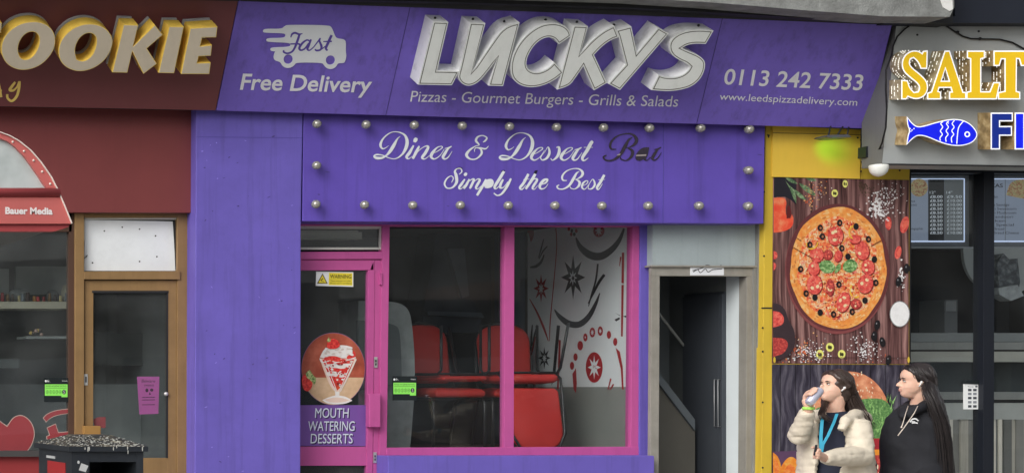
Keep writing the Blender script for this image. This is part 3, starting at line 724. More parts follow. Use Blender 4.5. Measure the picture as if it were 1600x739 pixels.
mb.quadbox([(1185, 350), (1192, 350), (1189.5, 905), (1183, 905)], GY - .05, GY + .08, mat('grey_side', (0, 0, 0)))
put('door_frame', mb, gd, bevel=.003)
mb = MB(); mb.quadbox([(1079, 417), (1131, 418), (1131, 430), (1079, 430)], GY - .026, GY - .02, mat('torn_paper', (222, 224, 228), rough=.7, var=.05))
nt_ = put('paper_notice', mb, gd)
mb = MB(); NP = facing(GY - .027)
for pts in ([(1083, 425, .8), (1090, 421, 1.4), (1094, 426, .8), (1102, 420, 1.3), (1106, 425, .8), (1114, 421, 1.2), (1128, 420, .8)], [(1082, 423, .8), (1098, 418, 1), (1104, 414, .8), (1118, 417, 1), (1127, 414, .8)]):
    stroke(mb, NP, [(x, y, w * 1.0) for x, y, w in pts], (0, 0, 1), DARK, z=.001, thick=0, wk=.5)
put('scribble', mb, nt_)

# ---------------------------------------------------------------- yellow takeaway front
ys = thing('yellow_panel_front', 'bright yellow takeaway hoarding with a yellow trim strip beside the grey doorway', 'hoarding', P(1300, 908, .05))
mb = MB(); mb.quadbox([(1196.5, 190), (1208.5, 190), (1205.5, 905), (1187.5, 905)], .06, .3, YELLOW_D); put('trim_strip', mb, ys, bevel=.004)
mb = MB(); mb.quadbox([(1207.5, 196), (1344.5, 203), (1344, 279.5), (1207, 276.5)], .045, .3, YELLOW)
mb.quadbox([(1207.5, 207.5), (1344.5, 210.5), (1344.5, 211.3), (1207.5, 208.3)], .043, .045, DARK)
put('sign_panel', mb, ys, bevel=.003)
mb = MB(); mb.quadbox([(1345.5, 250), (1422, 255), (1421, 281), (1345, 279.5)], .06, .3, YELLOW_D); put('side_panel', mb, ys, bevel=.003)
mb = MB(); mb.quadbox([(1206, 275), (1421, 279), (1420, 905), (1205, 905)], .062, .3, YELLOW_D); put('backing', mb, ys)
mb = MB(); mb.quadbox([(1190, 480), (1206.5, 480), (1206, 482), (1190, 482)], .056, .06, DARK); put('joint', mb, ys)
for Y_, L_ in ((.06, [(1193.5 - 2 * (y > 400), y) for y in (232, 300, 400, 512, 549, 628, 730)]), (.045, ((1340, 215.5), (1345, 219), (1345, 268), (1355, 262), (1405.5, 266.5)))):
    for x, y in L_:
        mb = MB(); mb.ext(facing(Y_), [ellipse(x, y, 1.3, 1.5, 8)], 0, .004, DARK); put('fixing_screw', mb, ys)
mb = MB(); mb.quadbox([(1199, 210), (1203, 211), (1201.5, 216)], .055, .06, DARK); put('cable_clip', mb, ys)

# ---------------------------------------------------------------- posters
def poster(name, label, pts, mats): pass
P1 = facing(.056)
WOOD1 = wood_print('poster_wood', (60, 36, 36), (110, 76, 74), (172, 132, 126), (34, 1, 1.1), k=1.0)
def pm(n, c, v=.12, vs=30): return mat('print_' + n, c, rough=.3, var=v, vs=vs, k=1.25)
p1 = MB(); p1.quadbox([(1208.5, 277.5), (1420.5, 281.5), (1420, 568.5), (1206.5, 567.5)], .056, .066, WOOD1)
po1 = put('pizza_poster', p1, None, 'tall printed poster of a whole pizza on dark planks, above the two women', 'poster')
lay = [0.0006]
def pp(mb, lp, m, it=2, th=80, mono=False):
    lay[0] += .000006
    mb.ext(P1, [smooth_loop(lp, it, th) if it else lp], lay[0], lay[0], m)
mb = MB()
zt = tf(1200, 270, 4.617); zbm = tf(1200, 410, 4.348)
# dark corner, herbs
pp(mb, zt([(42, 30), (190, 38), (210, 90), (195, 150), (200, 230), (160, 190), (110, 170), (42, 180)]), pm('shadow', (34, 32, 40)))
LEAF = mottle('print_leaf', [(40, 66, 44), (84, 112, 78), (140, 160, 120)], 60)
for a in ([(120, 28), (170, 40), (215, 80), (180, 78), (140, 55)], [(270, 36), (330, 38), (350, 60), (300, 62)], [(222, 75), (270, 88), (320, 125), (350, 168), (310, 160), (250, 120)], [(190, 120), (240, 150), (282, 200), (240, 190), (205, 160)], [(120, 50), (150, 90), (200, 130), (205, 225), (180, 180), (160, 120)]):
    pp(mb, zt(a), LEAF)
PEP = mottle('print_pepper', [(206, 60, 40), (236, 92, 60), (250, 150, 104)], 16)
pp(mb, zt([(40, 182), (90, 176), (125, 185), (135, 220), (125, 255), (132, 320), (160, 330), (172, 300), (185, 330), (180, 380), (150, 410), (95, 428), (40, 432)]), PEP)
pp(mb, zt([(132, 260), (150, 230), (160, 250), (172, 300), (150, 330), (134, 330)]), pm('pepper_dark', (88, 30, 30)))
TOMR = mottle('print_tomato', [(156, 38, 42), (200, 74, 66), (222, 126, 106)], 40)
for a in ([(40, 565), (62, 570), (70, 600), (60, 620), (40, 625)], [(40, 645), (62, 660), (55, 690), (40, 705)]): pp(mb, zt(a), TOMR)
# chilli rings
RING = pm('ring', (222, 220, 120)); HOLE = pm('hole', (60, 58, 30))
for c, r in ((zt([(556, 80)])[0], (4, 6)), (zt([(481, 148)])[0], (5, 6)), (zbm([(420, 575)])[0], (6.3, 7)), (zbm([(352, 624)])[0], (6, 7.5)), (zbm([(500, 622)])[0], (6, 6.8))):
    pp(mb, ellipse(*c, *r, 16), RING, 0); pp(mb, ellipse(c[0] - 1.3, c[1], r[0] * .3, r[1] * .5, 8), HOLE, 0); pp(mb, ellipse(c[0] + 1.5, c[1] + .5, r[0] * .3, r[1] * .45, 8), HOLE, 0)
# tomato slices at the right
for c, r, ro in (((868, 365), (5, 10.5), 0), ((985, 375), (6.5, 13.5), .25), ((938, 575), (5, 10.5), .2)):
    q = zt([c])[0]; pp(mb, ellipse(*q, *r, 20, rot=ro), TOMR, 0); pp(mb, ellipse(q[0] + 1, q[1], r[0] * .45, r[1] * .55, 12, rot=ro), pm('tomato_in', (232, 110, 90)), 0)
# spilled pepper, salt
SALT = pm('salt', (238, 236, 236), .05); PEPC = pm('peppercorn', (70, 56, 42)); SPICE = pm('spice', (196, 92, 54)); SPICE2 = pm('spice_pale', (226, 176, 120))
rg = random.Random(4)
def scatter(n, cx, cy, sx, sy, r0, r1, ms):
    for _ in range(n):
        x = rg.gauss(cx, sx); y = rg.gauss(cy, sy); r = rg.uniform(r0, r1)
        if 1210 < x < 1418 and 283 < y < 566: pp(mb, ellipse(x, y, r * rg.uniform(.7, 1.3), r * rg.uniform(.7, 1.3), 5, a0=rg.random()), rg.choice(ms), 0)
scatter(150, 1380, 317, 11, 13, .5, 1.6, [SALT]); scatter(60, 1370, 326, 6, 8, .7, 2.2, [SALT]); scatter(25, 1400, 300, 8, 9, .4, 1.1, [SALT])
scatter(70, 1350, 291, 6, 7, .7, 1.3, [PEPC]); scatter(60, 1274, 297, 8, 10, .5, 1.3, [SPICE, SALT, SPICE2, SPICE]); scatter(30, 1265, 315, 5, 7, .6, 1.2, [SPICE, SPICE2])
scatter(150, 1248, 548, 15, 13, .6, 1.5, [SPICE, SPICE2, SPICE, SALT]); scatter(80, 1262, 552, 14, 9, .5, 1.3, [SALT])
scatter(110, 1350, 546, 12, 10, .5, 1.4, [SALT]); scatter(60, 1407, 432, 3, 9, .5, 1.5, [SALT]); scatter(30, 1365, 560, 18, 4, .4, 1.0, [SPICE, SALT])
# board and pizza
BRD = pm('round_board', (92, 48, 50)); BRD2 = pm('round_board_edge', (122, 66, 66))
pp(mb, ellipse(1307.5, 421, 81.5, 101, 48), BRD2, 0); pp(mb, ellipse(1308.5, 418, 81, 99.5, 48), BRD, 0)
CRUST = mottle('print_crust', [(206, 116, 50), (238, 158, 76), (248, 200, 130)], 22)
pz = [(1309 + 75 * (1 + .012 * math.sin(7 * a) + .01 * math.sin(13 * a + 1)) * math.cos(a), 419 + 95 * (1 + .012 * math.sin(5 * a + 2)) * math.sin(a)) for a in [2 * math.pi * i / 64 for i in range(64)]]
pp(mb, pz, CRUST, 0)
CHEESE = mottle('print_cheese', [(166, 44, 36), (214, 92, 56), (236, 160, 96), (248, 222, 180), (206, 80, 60)], 45, detail=6, pos=[.3, .42, .52, .6, .72])
pp(mb, [(1309 + 63 * (1 + .03 * math.sin(9 * a) + .02 * math.sin(15 * a + 1)) * math.cos(a), 420 + 80 * (1 + .03 * math.sin(8 * a + 2)) * math.sin(a)) for a in [2 * math.pi * i / 64 for i in range(64)]], CHEESE, 0)
HAM = mottle('print_ham', [(176, 66, 62), (222, 120, 100), (240, 176, 150)], 50)
CHS = pm('cheese_strand', (250, 226, 176)); SAL_ = mottle('print_salami', [(120, 30, 36), (160, 54, 50), (196, 90, 76)], 60)
BLI = [mottle('print_blister%d' % i, c, 40) for i, c in enumerate(([(170, 96, 44), (206, 132, 66)], [(236, 184, 116), (250, 214, 156)], [(196, 118, 54), (224, 150, 82)]))]
for _ in range(150):
    a = rg.uniform(0, 6.28); r = rg.uniform(.87, .985); pp(mb, ellipse(1309 + 74 * r * math.cos(a), 419 + 94 * r * math.sin(a), rg.uniform(1, 4), rg.uniform(.7, 2), 7, rot=a + 1.57 + rg.uniform(-.4, .4)), rg.choice(BLI), 0)
DKR = pm('dark_sauce', (120, 34, 30))
for _ in range(420):
    a = rg.uniform(0, 6.28); r = math.sqrt(rg.random()); x, y = 1309 + 61 * r * math.cos(a), 420 + 78 * r * math.sin(a)
    pp(mb, ellipse(x, y, rg.uniform(.6, 2.6), rg.uniform(.5, 1.4), 6, rot=rg.uniform(0, 3.1)), rg.choice([DKR, CHS, HAM, CRUST, SAL_, CHS]), 0)
for _ in range(150):
    a = rg.uniform(0, 6.28); r = math.sqrt(rg.random()); x, y = 1309 + 60 * r * math.cos(a), 420 + 76 * r * math.sin(a)
    q = ellipse(x, y, rg.uniform(1.5, 5), rg.uniform(.7, 2.2), 7, rot=rg.uniform(0, 3.1)); pp(mb, q, rg.choice([HAM, CHS, CHS, SAL_, HAM, CRUST]), 0)
for (c, z, rx, ry) in (((480, 455), zt, 12, 15), ((670, 560), zt, 11, 15), ((345, 590), zt, 10.5, 12), ((715, 680), zt, 10, 12), ((325, 690), zt, 9, 11), ((500, 600), zt, 6, 9), ((425, 590), zt, 7, 8), ((620, 480), zt, 9, 7), ((310, 150), zbm, 12, 15.5), ((655, 145), zbm, 12, 15), ((505, 268), zbm, 10.5, 16), ((590, 280), zbm, 8, 8), ((415, 170), zbm, 6, 13)):
    q = z([c])[0]; ro = rg.uniform(-.3, .3)
    pp(mb, ellipse(q[0] + .8, q[1] + 1, rx + .6, ry + .6, 18, rot=ro), pm('topping_shadow', (120, 34, 30)), 0)
    pp(mb, ellipse(*q, rx, ry, 18, rot=ro), SAL_ if c in ((415, 170), (425, 590), (590, 280)) else TOMR, 0)
    for k in range(4):
        aa = 1.57 * k + rg.random(); pp(mb, ellipse(q[0] + rx * .45 * math.cos(aa), q[1] + ry * .45 * math.sin(aa), rx * .22, ry * .2, 8, rot=aa), rg.choice([pm('tomato_in', (232, 110, 90)), CHS, TOMR]), 0)
YP = pm('yellow_pepper', (240, 190, 60))
for (c, z, a0) in (((310, 500), zt, 0), ((590, 190), zbm, 1), ((620, 430), zt, 2)):
    q = z([c])[0]; pp(mb, [(q[0] + r * math.cos(a0 + t * .5), q[1] + 1.2 * r * math.sin(a0 + t * .5)) for r, ts in ((10, range(7)), (8, range(6, -1, -1))) for t in ts], YP, 0)
for _ in range(170):
    a = rg.uniform(0, 6.28); r = math.sqrt(rg.random()); x, y = 1309 + 60 * r * math.cos(a), 420 + 76 * r * math.sin(a)
    pp(mb, ellipse(x, y, rg.uniform(.6, 2.4), rg.uniform(.35, .8), 5, rot=rg.uniform(0, 3.1)), rg.choice([CHS, CHS, HAM, DKR]), 0)
OLV = pm('olive', (28, 26, 28)); OLC = pm('olive_hole', (150, 96, 70))
for z, L_ in ((zt, [(370, 398), (510, 362), (628, 388), (717, 480), (295, 520), (760, 625), (228, 695), (525, 545), (570, 605), (385, 460)]), (zbm, [(215, 45), (252, 210), (348, 340), (438, 352), (565, 335), (652, 258), (725, 138), (475, 150), (312, 238)])):
    for i, q in enumerate(z(L_)):
        pp(mb, ellipse(*q, 4.3, 5.2, 14), OLV, 0)
        if i % 3 != 2: pp(mb, ellipse(q[0] + .5, q[1] + .3, 1.7, 2.2, 10), OLC, 0)
BAS = mottle('print_basil', [(44, 80, 40), (96, 136, 76), (170, 196, 140)], 50)
for a, z in (([(355, 665), (385, 635), (430, 630), (470, 655), (482, 695), (450, 725), (400, 722), (370, 700)], zt), ([(525, 690), (545, 640), (590, 620), (630, 640), (640, 680), (610, 715), (570, 720)], zt), ([(490, 660), (515, 655), (520, 690), (495, 720), (470, 725)], zt)):
    pp(mb, z(a), BAS)
for a in ([(163, 535), (168, 532), (322, 618), (318, 622)], [(735, 528), (812, 484), (815, 490), (738, 534)], [(195, 470), (200, 468), (235, 490), (232, 494)]): pp(mb, zt(a), pm('cut', (110, 52, 30)), 0)
# bowl, olives, board at the lower left
bw = zbm([(888, 350)])[0]
pp(mb, ellipse(*bw, 16, 20.5, 24), pm('bowl_edge', (120, 120, 120)), 0); pp(mb, ellipse(*bw, 14.8, 19.2, 24), pm('flour', (240, 240, 240), .1), 0)
for q in zbm([(735, 425), (715, 500), (770, 540), (812, 662), (880, 130), (935, 42)]): pp(mb, ellipse(*q, 4.6, 8, 14, rot=rg.uniform(-.3, .3)), OLV, 0); pp(mb, ellipse(q[0] - 1, q[1] - 2.5, 1, 1.6, 8), pm('olive_glint', (120, 120, 124)), 0)
pp(mb, zbm([(28, 275), (80, 285), (115, 330), (130, 390), (175, 460), (180, 560), (150, 620), (90, 660), (28, 665)]), pm('slate', (56, 44, 48)))
pp(mb, zbm([(28, 330), (75, 335), (105, 375), (95, 425), (28, 440)]), TOMR)
pp(mb, zbm([(28, 510), (110, 515), (135, 560), (100, 620), (28, 640)]), SAL_)
pp(mb, [(1206.5, 557.5), (1420, 558.5), (1420, 559.3), (1206.5, 558.3)], pm('join', (60, 40, 40)), 0)
for q in ((1207.5, 556), (1417, 556)): pp(mb, ellipse(q[0] + 1, q[1] + 6, 2, 5, 8), YELLOW_D, 0)
put('printed_picture', mb, po1)

P2 = facing(.058)
WOOD2 = wood_print('poster_slate', (38, 34, 46), (62, 58, 70), (106, 102, 112), (22, 1, 2.6), k=1.15, warp=1.6)
p2 = MB(); p2.quadbox([(1206.5, 569), (1420, 569.5), (1420, 905), (1205, 905)], .058, .066, WOOD2)
po2 = put('burger_poster', p2, None, 'lower poster of a giant burger with lettuce on dark planks, directly behind the two women', 'poster')
mb = MB()
def pq(lp, m, it=2):
    lay[0] += .000006; mb.ext(P2, [smooth_loop(lp, it, 80) if it else lp], lay[0], lay[0], m)
pq([(1206, 705), (1260, 703), (1330, 700), (1420, 702), (1420, 905), (1205, 905)], pm('purple_cloth', (86, 62, 88)), 0)
BUN = mottle('print_bun', [(150, 84, 56), (190, 118, 84), (222, 160, 122)], 14)
bun = [(1326 + 64 * math.cos(a), 656 + 76 * math.sin(a)) for a in [math.pi + math.pi * i / 24 for i in range(25)]] + [(1390, 690), (1262, 690)]
pq(bun, BUN, 0)
SES = pm('sesame', (240, 226, 196))
for _ in range(60):
    a = rg.uniform(math.pi, 2 * math.pi); r = math.sqrt(rg.uniform(.1, .96)); pq(ellipse(1326 + 62 * r * math.cos(a), 656 + 74 * r * math.sin(a), .8, 2.0, 6, rot=rg.uniform(-.5, .5)), SES, 0)
for _ in range(24): pq(ellipse(1326 + rg.uniform(-20, 20), 584 + rg.uniform(-3, 5), 1.0, 1.5, 5), SES, 0)
GR = [mottle('print_lettuce%d' % i, c, 60) for i, c in enumerate(([(60, 100, 50), (104, 146, 80), (166, 196, 130)], [(80, 130, 66), (130, 176, 100), (196, 222, 160)], [(44, 80, 44), (80, 120, 66), (120, 156, 96)]))]
pq([(1262, 640), (1300, 630), (1350, 622), (1380, 622), (1394, 640), (1392, 668), (1378, 690), (1330, 690), (1262, 690)], GR[2])
for _ in range(110):
    x = rg.uniform(1345, 1393); y = rg.uniform(624, 676); pq([(x, y), (x + rg.uniform(-7, 7), y - rg.uniform(3, 14)), (x + rg.uniform(-2, 3), y + 3)], rg.choice(GR), 0)
pq([(1262, 686), (1392, 684), (1392, 703), (1262, 705)], pm('tomato_layer', (150, 40, 48)), 0)
pq([(1262, 699), (1330, 703), (1388, 701), (1388, 710), (1300, 714), (1262, 710)], pm('cheese_layer', (220, 140, 50)))
pq([(1262, 712), (1390, 710), (1390, 780), (1262, 780)], SAL_, 0)
for _ in range(40): pq(ellipse(rg.uniform(1350, 1390), rg.uniform(712, 745), 1.2, 4, 6), rg.choice([pm('shadow', (34, 32, 40)), SES, SAL_, HAM]), 0)
WED = mottle('print_wedge', [(200, 100, 30), (238, 150, 50), (250, 190, 96)], 26)
for a in ([(1206, 706), (1214, 712), (1220, 730), (1214, 760), (1206, 770)], [(1212, 742), (1224, 718), (1236, 711), (1247, 722), (1248, 745), (1238, 790), (1214, 790)], [(1245, 740), (1262, 734), (1290, 738), (1300, 790), (1245, 790)]):
    pq(a, WED); c = [(sum(p[0] for p in a) / len(a)), (sum(p[1] for p in a) / len(a))]; pq([((x - c[0]) * .6 + c[0], (y - c[1]) * .65 + c[1]) for x, y in a], mottle('print_wedge_in', [(190, 90, 40), (232, 120, 50), (246, 170, 90)], 40) if 'pw' not in MATS else MATS['pw'])
put('printed_picture', mb, po2)

# ---------------------------------------------------------------- chip shop sign box (right)
sgn = thing('fascia_sign', 'grey chip shop sign box with lit yellow raised letters and a blue fish', 'shop sign', P(1500, 258, -.3))
a0, a1 = P(1378, 258, -.34), P(1640, 262, -.34)
su = (a1 - a0).normalized(); st = math.radians(8); sv = Vector((0, -math.sin(st), math.cos(st)))
sn = su.cross(sv).normalized()
if sn.y > 0: sn = -sn
SG = Plane(a0, sn)
mb = MB(); q = [SG.at(*p) for p in ((1401, 34), (1760, 40), (1760, 264), (1378, 258))]
bk = [Vector((p.x, -.12, p.z)) for p in q]
mb.add(q + bk, [(0, 1, 2, 3), (0, 4, 5, 1), (1, 5, 6, 2), (2, 6, 7, 3)], SIGNGREY)
mb.add([q[3], q[0], bk[0], bk[3]], [(0, 1, 2, 3)], mat('sign_return', (96, 97, 97), rough=.5, var=.1, streak=.2))
mb.ext(SG, [[(1378, 255.5), (1760, 261), (1760, 264), (1378, 258)]], 0, .006, DARK)
put('box', mb, sgn)
for x, y in ((1433, 55), (1529, 49.5)):
    mb = MB(); mb.ext(SG, [ellipse(x, y, 1.6, 1.7, 10)], 0, .004, DARK); put('fixing_screw', mb, sgn)
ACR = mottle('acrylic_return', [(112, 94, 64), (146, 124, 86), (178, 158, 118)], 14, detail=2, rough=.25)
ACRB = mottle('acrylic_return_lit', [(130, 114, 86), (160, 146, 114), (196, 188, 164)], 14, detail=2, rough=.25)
LED = mat('led_dot', (255, 252, 240), rough=.3, var=0, emit=.7)
def leds(parent, loops, name='led_dots'):
    mb = MB(); r_ = random.Random(3)
    for lp in loops:
        n = len(lp); acc = 0; sg = 1 if sum(lp[i - 1][0] * lp[i][1] - lp[i][0] * lp[i - 1][1] for i in range(n)) > 0 else -1
        if lp is not loops[0]: sg = -sg
        for i in range(n):
            a, b_ = Vector(lp[i]), Vector(lp[(i + 1) % n]); L_ = (b_ - a).length; t = 3.2 - acc
            if L_ < 1e-6 or (b_ - a).y / L_ * sg > -.25: continue
            while t < L_:
                q = a + (b_ - a) * (t / L_)
                for dz in (-.035, -.07, -.10):
                    if r_.random() < .6:
                        c = SF.at(q.x, q.y, dz); mb.ball(c, (.0042, .0042, .0085), LED, 6, 4)
                t += 3.2
            acc = (acc + L_) % 3.2
    put(name, mb, parent, kind='stuff')
LYEL = mat('lit_yellow_face', (250, 206, 40), rough=.3, var=.04, emit=.22)
LWHT = mat('lit_white_edge', (245, 247, 250), rough=.3, var=0, emit=.6)
LBLU = mat('lit_blue_face', (20, 30, 200), rough=.3, var=.2, vs=14, emit=.40)
DBLU = mat('dark_blue_face', (24, 44, 130), rough=.3, var=.1, emit=.10)
z8 = tf(1380, 50, 3.359)
SD = .125; SF = SG.up(SD)
SAL = [([smooth_loop(z8([(205, 120), (212, 106), (228, 104), (226, 190), (200, 190), (185, 155), (160, 133), (140, 140), (132, 165), (145, 190), (190, 225), (225, 260), (232, 300), (215, 335), (180, 350), (150, 345), (128, 335), (118, 350), (100, 350), (100, 258), (125, 260), (135, 295), (160, 322), (185, 318), (195, 295), (185, 270), (140, 235), (108, 205), (100, 165), (115, 125), (150, 103), (185, 105)]))], LYEL),
 ([z8([(325, 105), (345, 105), (415, 320), (430, 322), (430, 350), (350, 350), (350, 320), (365, 318), (357, 290), (290, 290), (283, 315), (298, 320), (298, 350), (235, 350), (235, 325), (255, 318)]), z8([(325, 185), (350, 262), (300, 262)])], LYEL),
 ([z8([(443, 105), (527, 105), (527, 135), (508, 140), (508, 318), (560, 318), (580, 270), (607, 270), (590, 350), (440, 350), (440, 320), (460, 315), (460, 140), (443, 135)])], LYEL),
 ([z8([(582, 105), (745, 105), (745, 175), (725, 175), (715, 140), (695, 138), (693, 315), (712, 320), (712, 350), (605, 350), (605, 322), (640, 315), (640, 140), (615, 140), (605, 175), (582, 175)])], LYEL),
 ([z8([(567, 430), (672, 430), (672, 465), (605, 465), (605, 500), (668, 500), (668, 540), (605, 540), (605, 612), (567, 612)])], DBLU),
 ([z8([(692, 430), (732, 430), (732, 612), (692, 612)])], LBLU),
 ([z8([(770, 430), (860, 430), (860, 470), (810, 470), (810, 500), (860, 510), (860, 612), (770, 612), (770, 570), (830, 570), (830, 545), (770, 530)])], LBLU)]
for i, (lps, m) in enumerate(SAL):
    mb = MB(); ol = [inset(l, -1.7) if j == 0 else inset(l, 1.5) for j, l in enumerate(lps)]
    zz = i * .0012
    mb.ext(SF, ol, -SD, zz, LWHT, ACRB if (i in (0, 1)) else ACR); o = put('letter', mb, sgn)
    if i < 4: leds(o, ol)
    mb = MB(); mb.ext(SF, [inset(l, .3) if j == 0 else inset(l, -.3) for j, l in enumerate(lps)], 0, .0015 + zz, m); put('letter_face', mb, o)
fish = smooth_loop(z8([(495, 545), (485, 515), (455, 482), (410, 461), (350, 459), (280, 475), (215, 495), (180, 500), (155, 485), (125, 448), (128, 490), (140, 517), (130, 545), (124, 590), (155, 557), (185, 541), (230, 549), (300, 580), (360, 597), (420, 597), (470, 580)]), 2, 60)
mb = MB(); mb.ext(SF, [inset(fish, -.6)], -SD, 0, LWHT, ACR); o = put('fish_emblem', mb, sgn)
mb = MB(); mb.ext(SF, [inset(fish, 1.0)], 0, .0015, LBLU); put('fish_face', mb, o)
mb = MB()
stroke(mb, SF, [(420, 468, 5), (395, 500, 5), (388, 540, 5), (384, 588, 5)], (1380, 50, 3.359), LWHT, z=.003, thick=0)
for k in range(3):
    x = 372 - 30 * k; stroke(mb, SF, [(x - 0, 466 + 3 * k, 5), (x - 12, 482, 5), (x - 2, 500, 5), (x - 14, 520, 5), (x - 4, 538, 5), (x - 16, 556, 5), (x - 14, 582 - 5 * k, 5)], (1380, 50, 3.359), LWHT, z=.003, thick=0)
mb.ext(SF, [ellipse(*z8([(440, 538)])[0], 4.4, 4.6, 18), ellipse(*z8([(440, 538)])[0], 2.6, 2.8, 18)], 0, .003, LWHT)
for q in z8([(140, 508), (150, 516), (160, 508), (144, 522), (304, 546), (340, 480), (310, 470)]): mb.ext(SF, [ellipse(*q, .9, .9, 6)], 0, .004, LWHT)
put('fish_markings', mb, o)
# cables on the chip shop sign
CAB = mat('black_cable', (22, 22, 24), rough=.5)
mb = MB(); mb.tube([SG.at(x, y, .012) for x, y in ((1424, 38), (1412, 46), (1400, 58), (1394, 72), (1391, 88))] + [P(1384.5, 110, -.52), P(1384, 140, -.50), P(1385.5, 170, -.47), P(1384, 200, -.44), P(1378, 224, -.40), P(1371, 240, -.24)], .006, CAB, 6)
put('cable', mb, None, 'black cable looping down the left edge of the grey chip shop sign', 'cable')
mb = MB(); mb.tube([SG.at(x, y, .012) for x, y in ((1466, 36), (1478, 42), (1490, 50), (1502, 57), (1515, 61), (1535, 61.5), (1560, 62), (1580, 67), (1600, 78), (1640, 98))], .006, CAB, 6)
for x, y in ((1494, 51), (1529, 61)): mb.ball(SG.at(x, y, .014), .012, CAB, 8, 6)
put('cable', mb, None, 'black cable sagging across the top of the grey chip shop sign', 'cable')
mb = MB(); mb.quadbox([(1353.5, 229), (1372, 229.5), (1372, 243), (1367, 247.5), (1353, 246)], -.19, -.1, BLACK)
mb.tube([P(1369, 236, -.2), P(1374, 243, -.24), P(1375, 256, -.3)], .005, VINYLG, 6)
put('junction_box', mb, None, 'small black junction box on the side of the grey sign box', 'junction box')
wl = thing('wall_lamp', 'round white lamp on a short bracket under the corner of the grey sign', 'lamp', P(1373, 275, -.3))
mb = MB(); c = P(1373, 258, -.3); mb.lathe(c, (0, 0, -1), [(-.006, .03), (0, .062), (.01, .066), (.03, .064), (.055, .056), (.075, .04), (.086, .018), (.09, .002)], mat('lamp_glass', (232, 234, 228), rough=.35, var=.04), 20); put('lamp_shade', mb, wl)
mb = MB(); mb.tube([P(1346, 249, .04), P(1358, 253, -.15), P(1371, 259, -.28)], .012, SIGNGREY, 8); mb.tube([P(1346, 253, .04), P(1371, 260, -.28)], .006, DARK, 6); put('bracket', mb, wl)
# floodlight
fl_ = thing('floodlight', 'flat grey floodlight on wire brackets throwing green light onto the yellow panel', 'floodlight', P(1310, 213, -.12))
mb = MB(); mb.quadbox([(1294, 211), (1326, 210.5), (1331, 214.5), (1300, 216), (1290, 214)], -.2, -.06, mat('lamp_body', (90, 92, 96), rough=.4, metal=.4)); put('housing', mb, fl_, bevel=.003)
for x0, y0, x1, y1 in ((1298, 197, 1294.5, 212), (1317, 198, 1308, 212), (1326, 199, 1324, 211)):
    mb = MB(); mb.tube([P(x0, y0, -.1), P(x1, y1, -.12)], .006, DARK, 6); put('wire_bracket', mb, fl_)
lp = bpy.data.lights.new('floodlight_lamp', 'SPOT'); lp.energy = 3.6; lp.color = (.12, 1, .10); lp.spot_size = math.radians(58); lp.spot_blend = 1.0; lp.shadow_soft_size = .04
lo = bpy.data.objects.new('floodlight_lamp', lp); COL.objects.link(lo); lo.location = P(1300, 218, -.20); lo.rotation_euler = (P(1297.5, 231, .045) - lo.location).to_track_quat('-Z', 'Y').to_euler()
lo.parent = fl_; lo.location -= fl_.location

# ---------------------------------------------------------------- chip shop window
cs = thing('chip_shopfront', 'black framed chip shop window with a steel counter behind, right of the posters', 'shop front', P(1520, 908, .1))
mb = MB(); CY = .10
mb.quadbox([(1421, 257), (1760, 257), (1760, 272), (1421, 270)], CY, CY + .1, BLACK)
mb.quadbox([(1537.5, 268), (1554, 268), (1553, 905), (1536, 905)], CY - .01, CY + .1, BLACK)
mb.quadbox([(1420, 268), (1424, 268), (1423, 905), (1419, 905)], CY, CY + .1, DARK)
mb.quadbox([(1700, 268), (1715, 268), (1715, 905), (1700, 905)], CY - .01, CY + .1, BLACK)
mb.quadbox([(1421, 890), (1720, 890), (1720, 905), (1421, 905)], CY, CY + .1, BLACK)
put('window_frame', mb, cs, bevel=.003)
GLASS_C = glass('chip_glass', haze=.012)
for x0, x1 in ((1423.5, 1537), (1553.5, 1701)):
    mb = MB(); mb.rect(x0, 268, x1, 892, CY + .05, CY + .056, GLASS_C); put('window', mb, cs)
# ================================================================ interiors
def X(px, Y): return P(px, 0, Y).x
def room(parent, x0, x1, y0, y1, z0, z1, wallm, floorm, ceilm, backm=None, right=True):
    t = .08
    mb = MB(); mb.box((x0 - t, y0, z0 - t), (x1 + t, y1 + t, z0), floorm); put('floor', mb, parent)
    mb = MB(); mb.box((x0 - t, y0, z1), (x1 + t, y1 + t, z1 + t), ceilm); put('ceiling', mb, parent)
    mb = MB(); mb.box((x0, y1, z0), (x1, y1 + t, z1), backm or wallm); put('back_wall', mb, parent)
    mb = MB(); mb.box((x0 - t, y0, z0), (x0, y1 + t, z1), wallm); put('side_wall', mb, parent)
    if right:
        mb = MB(); mb.box((x1, y0, z0), (x1 + t, y1 + t, z1), wallm); put('side_wall', mb, parent)
# purple diner ----------------------------------------------------
IX1 = X(985, .385)
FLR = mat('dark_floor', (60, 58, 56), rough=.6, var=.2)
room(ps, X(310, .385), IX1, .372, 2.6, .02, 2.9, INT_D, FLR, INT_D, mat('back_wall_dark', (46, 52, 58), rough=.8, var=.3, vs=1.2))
SWALL = Plane((IX1 - .004, 0, 0), (-1, 0, 0))
WPW = mat('wallpaper_white', (212, 216, 218), rough=.6, var=.04)
WPG = mat('dado_grey', (120, 122, 118), rough=.6, var=.06)
mb = MB()
zA, zB = SWALL.at(985, 604).z, SWALL.at(985, 608.5).z
mb.add([(IX1 - .004, .39, zA), (IX1 - .004, 1.95, zA), (IX1 - .004, 1.95, 2.9), (IX1 - .004, .39, 2.9)], [(0, 1, 2, 3)], WPW)
mb.add([(IX1 - .004, .39, .02), (IX1 - .004, 2.2, .02), (IX1 - .004, 2.2, zA), (IX1 - .004, .39, zA)], [(0, 1, 2, 3)], WPG)
wp = put('wallpaper', mb, ps)
WB = mat('wallpaper_black', (40, 40, 44), rough=.6); WR = mat('wallpaper_red', (150, 34, 40), rough=.6)
mb = MB(); zw = tf(820, 350, 2.737)
wl_ = [0.001]
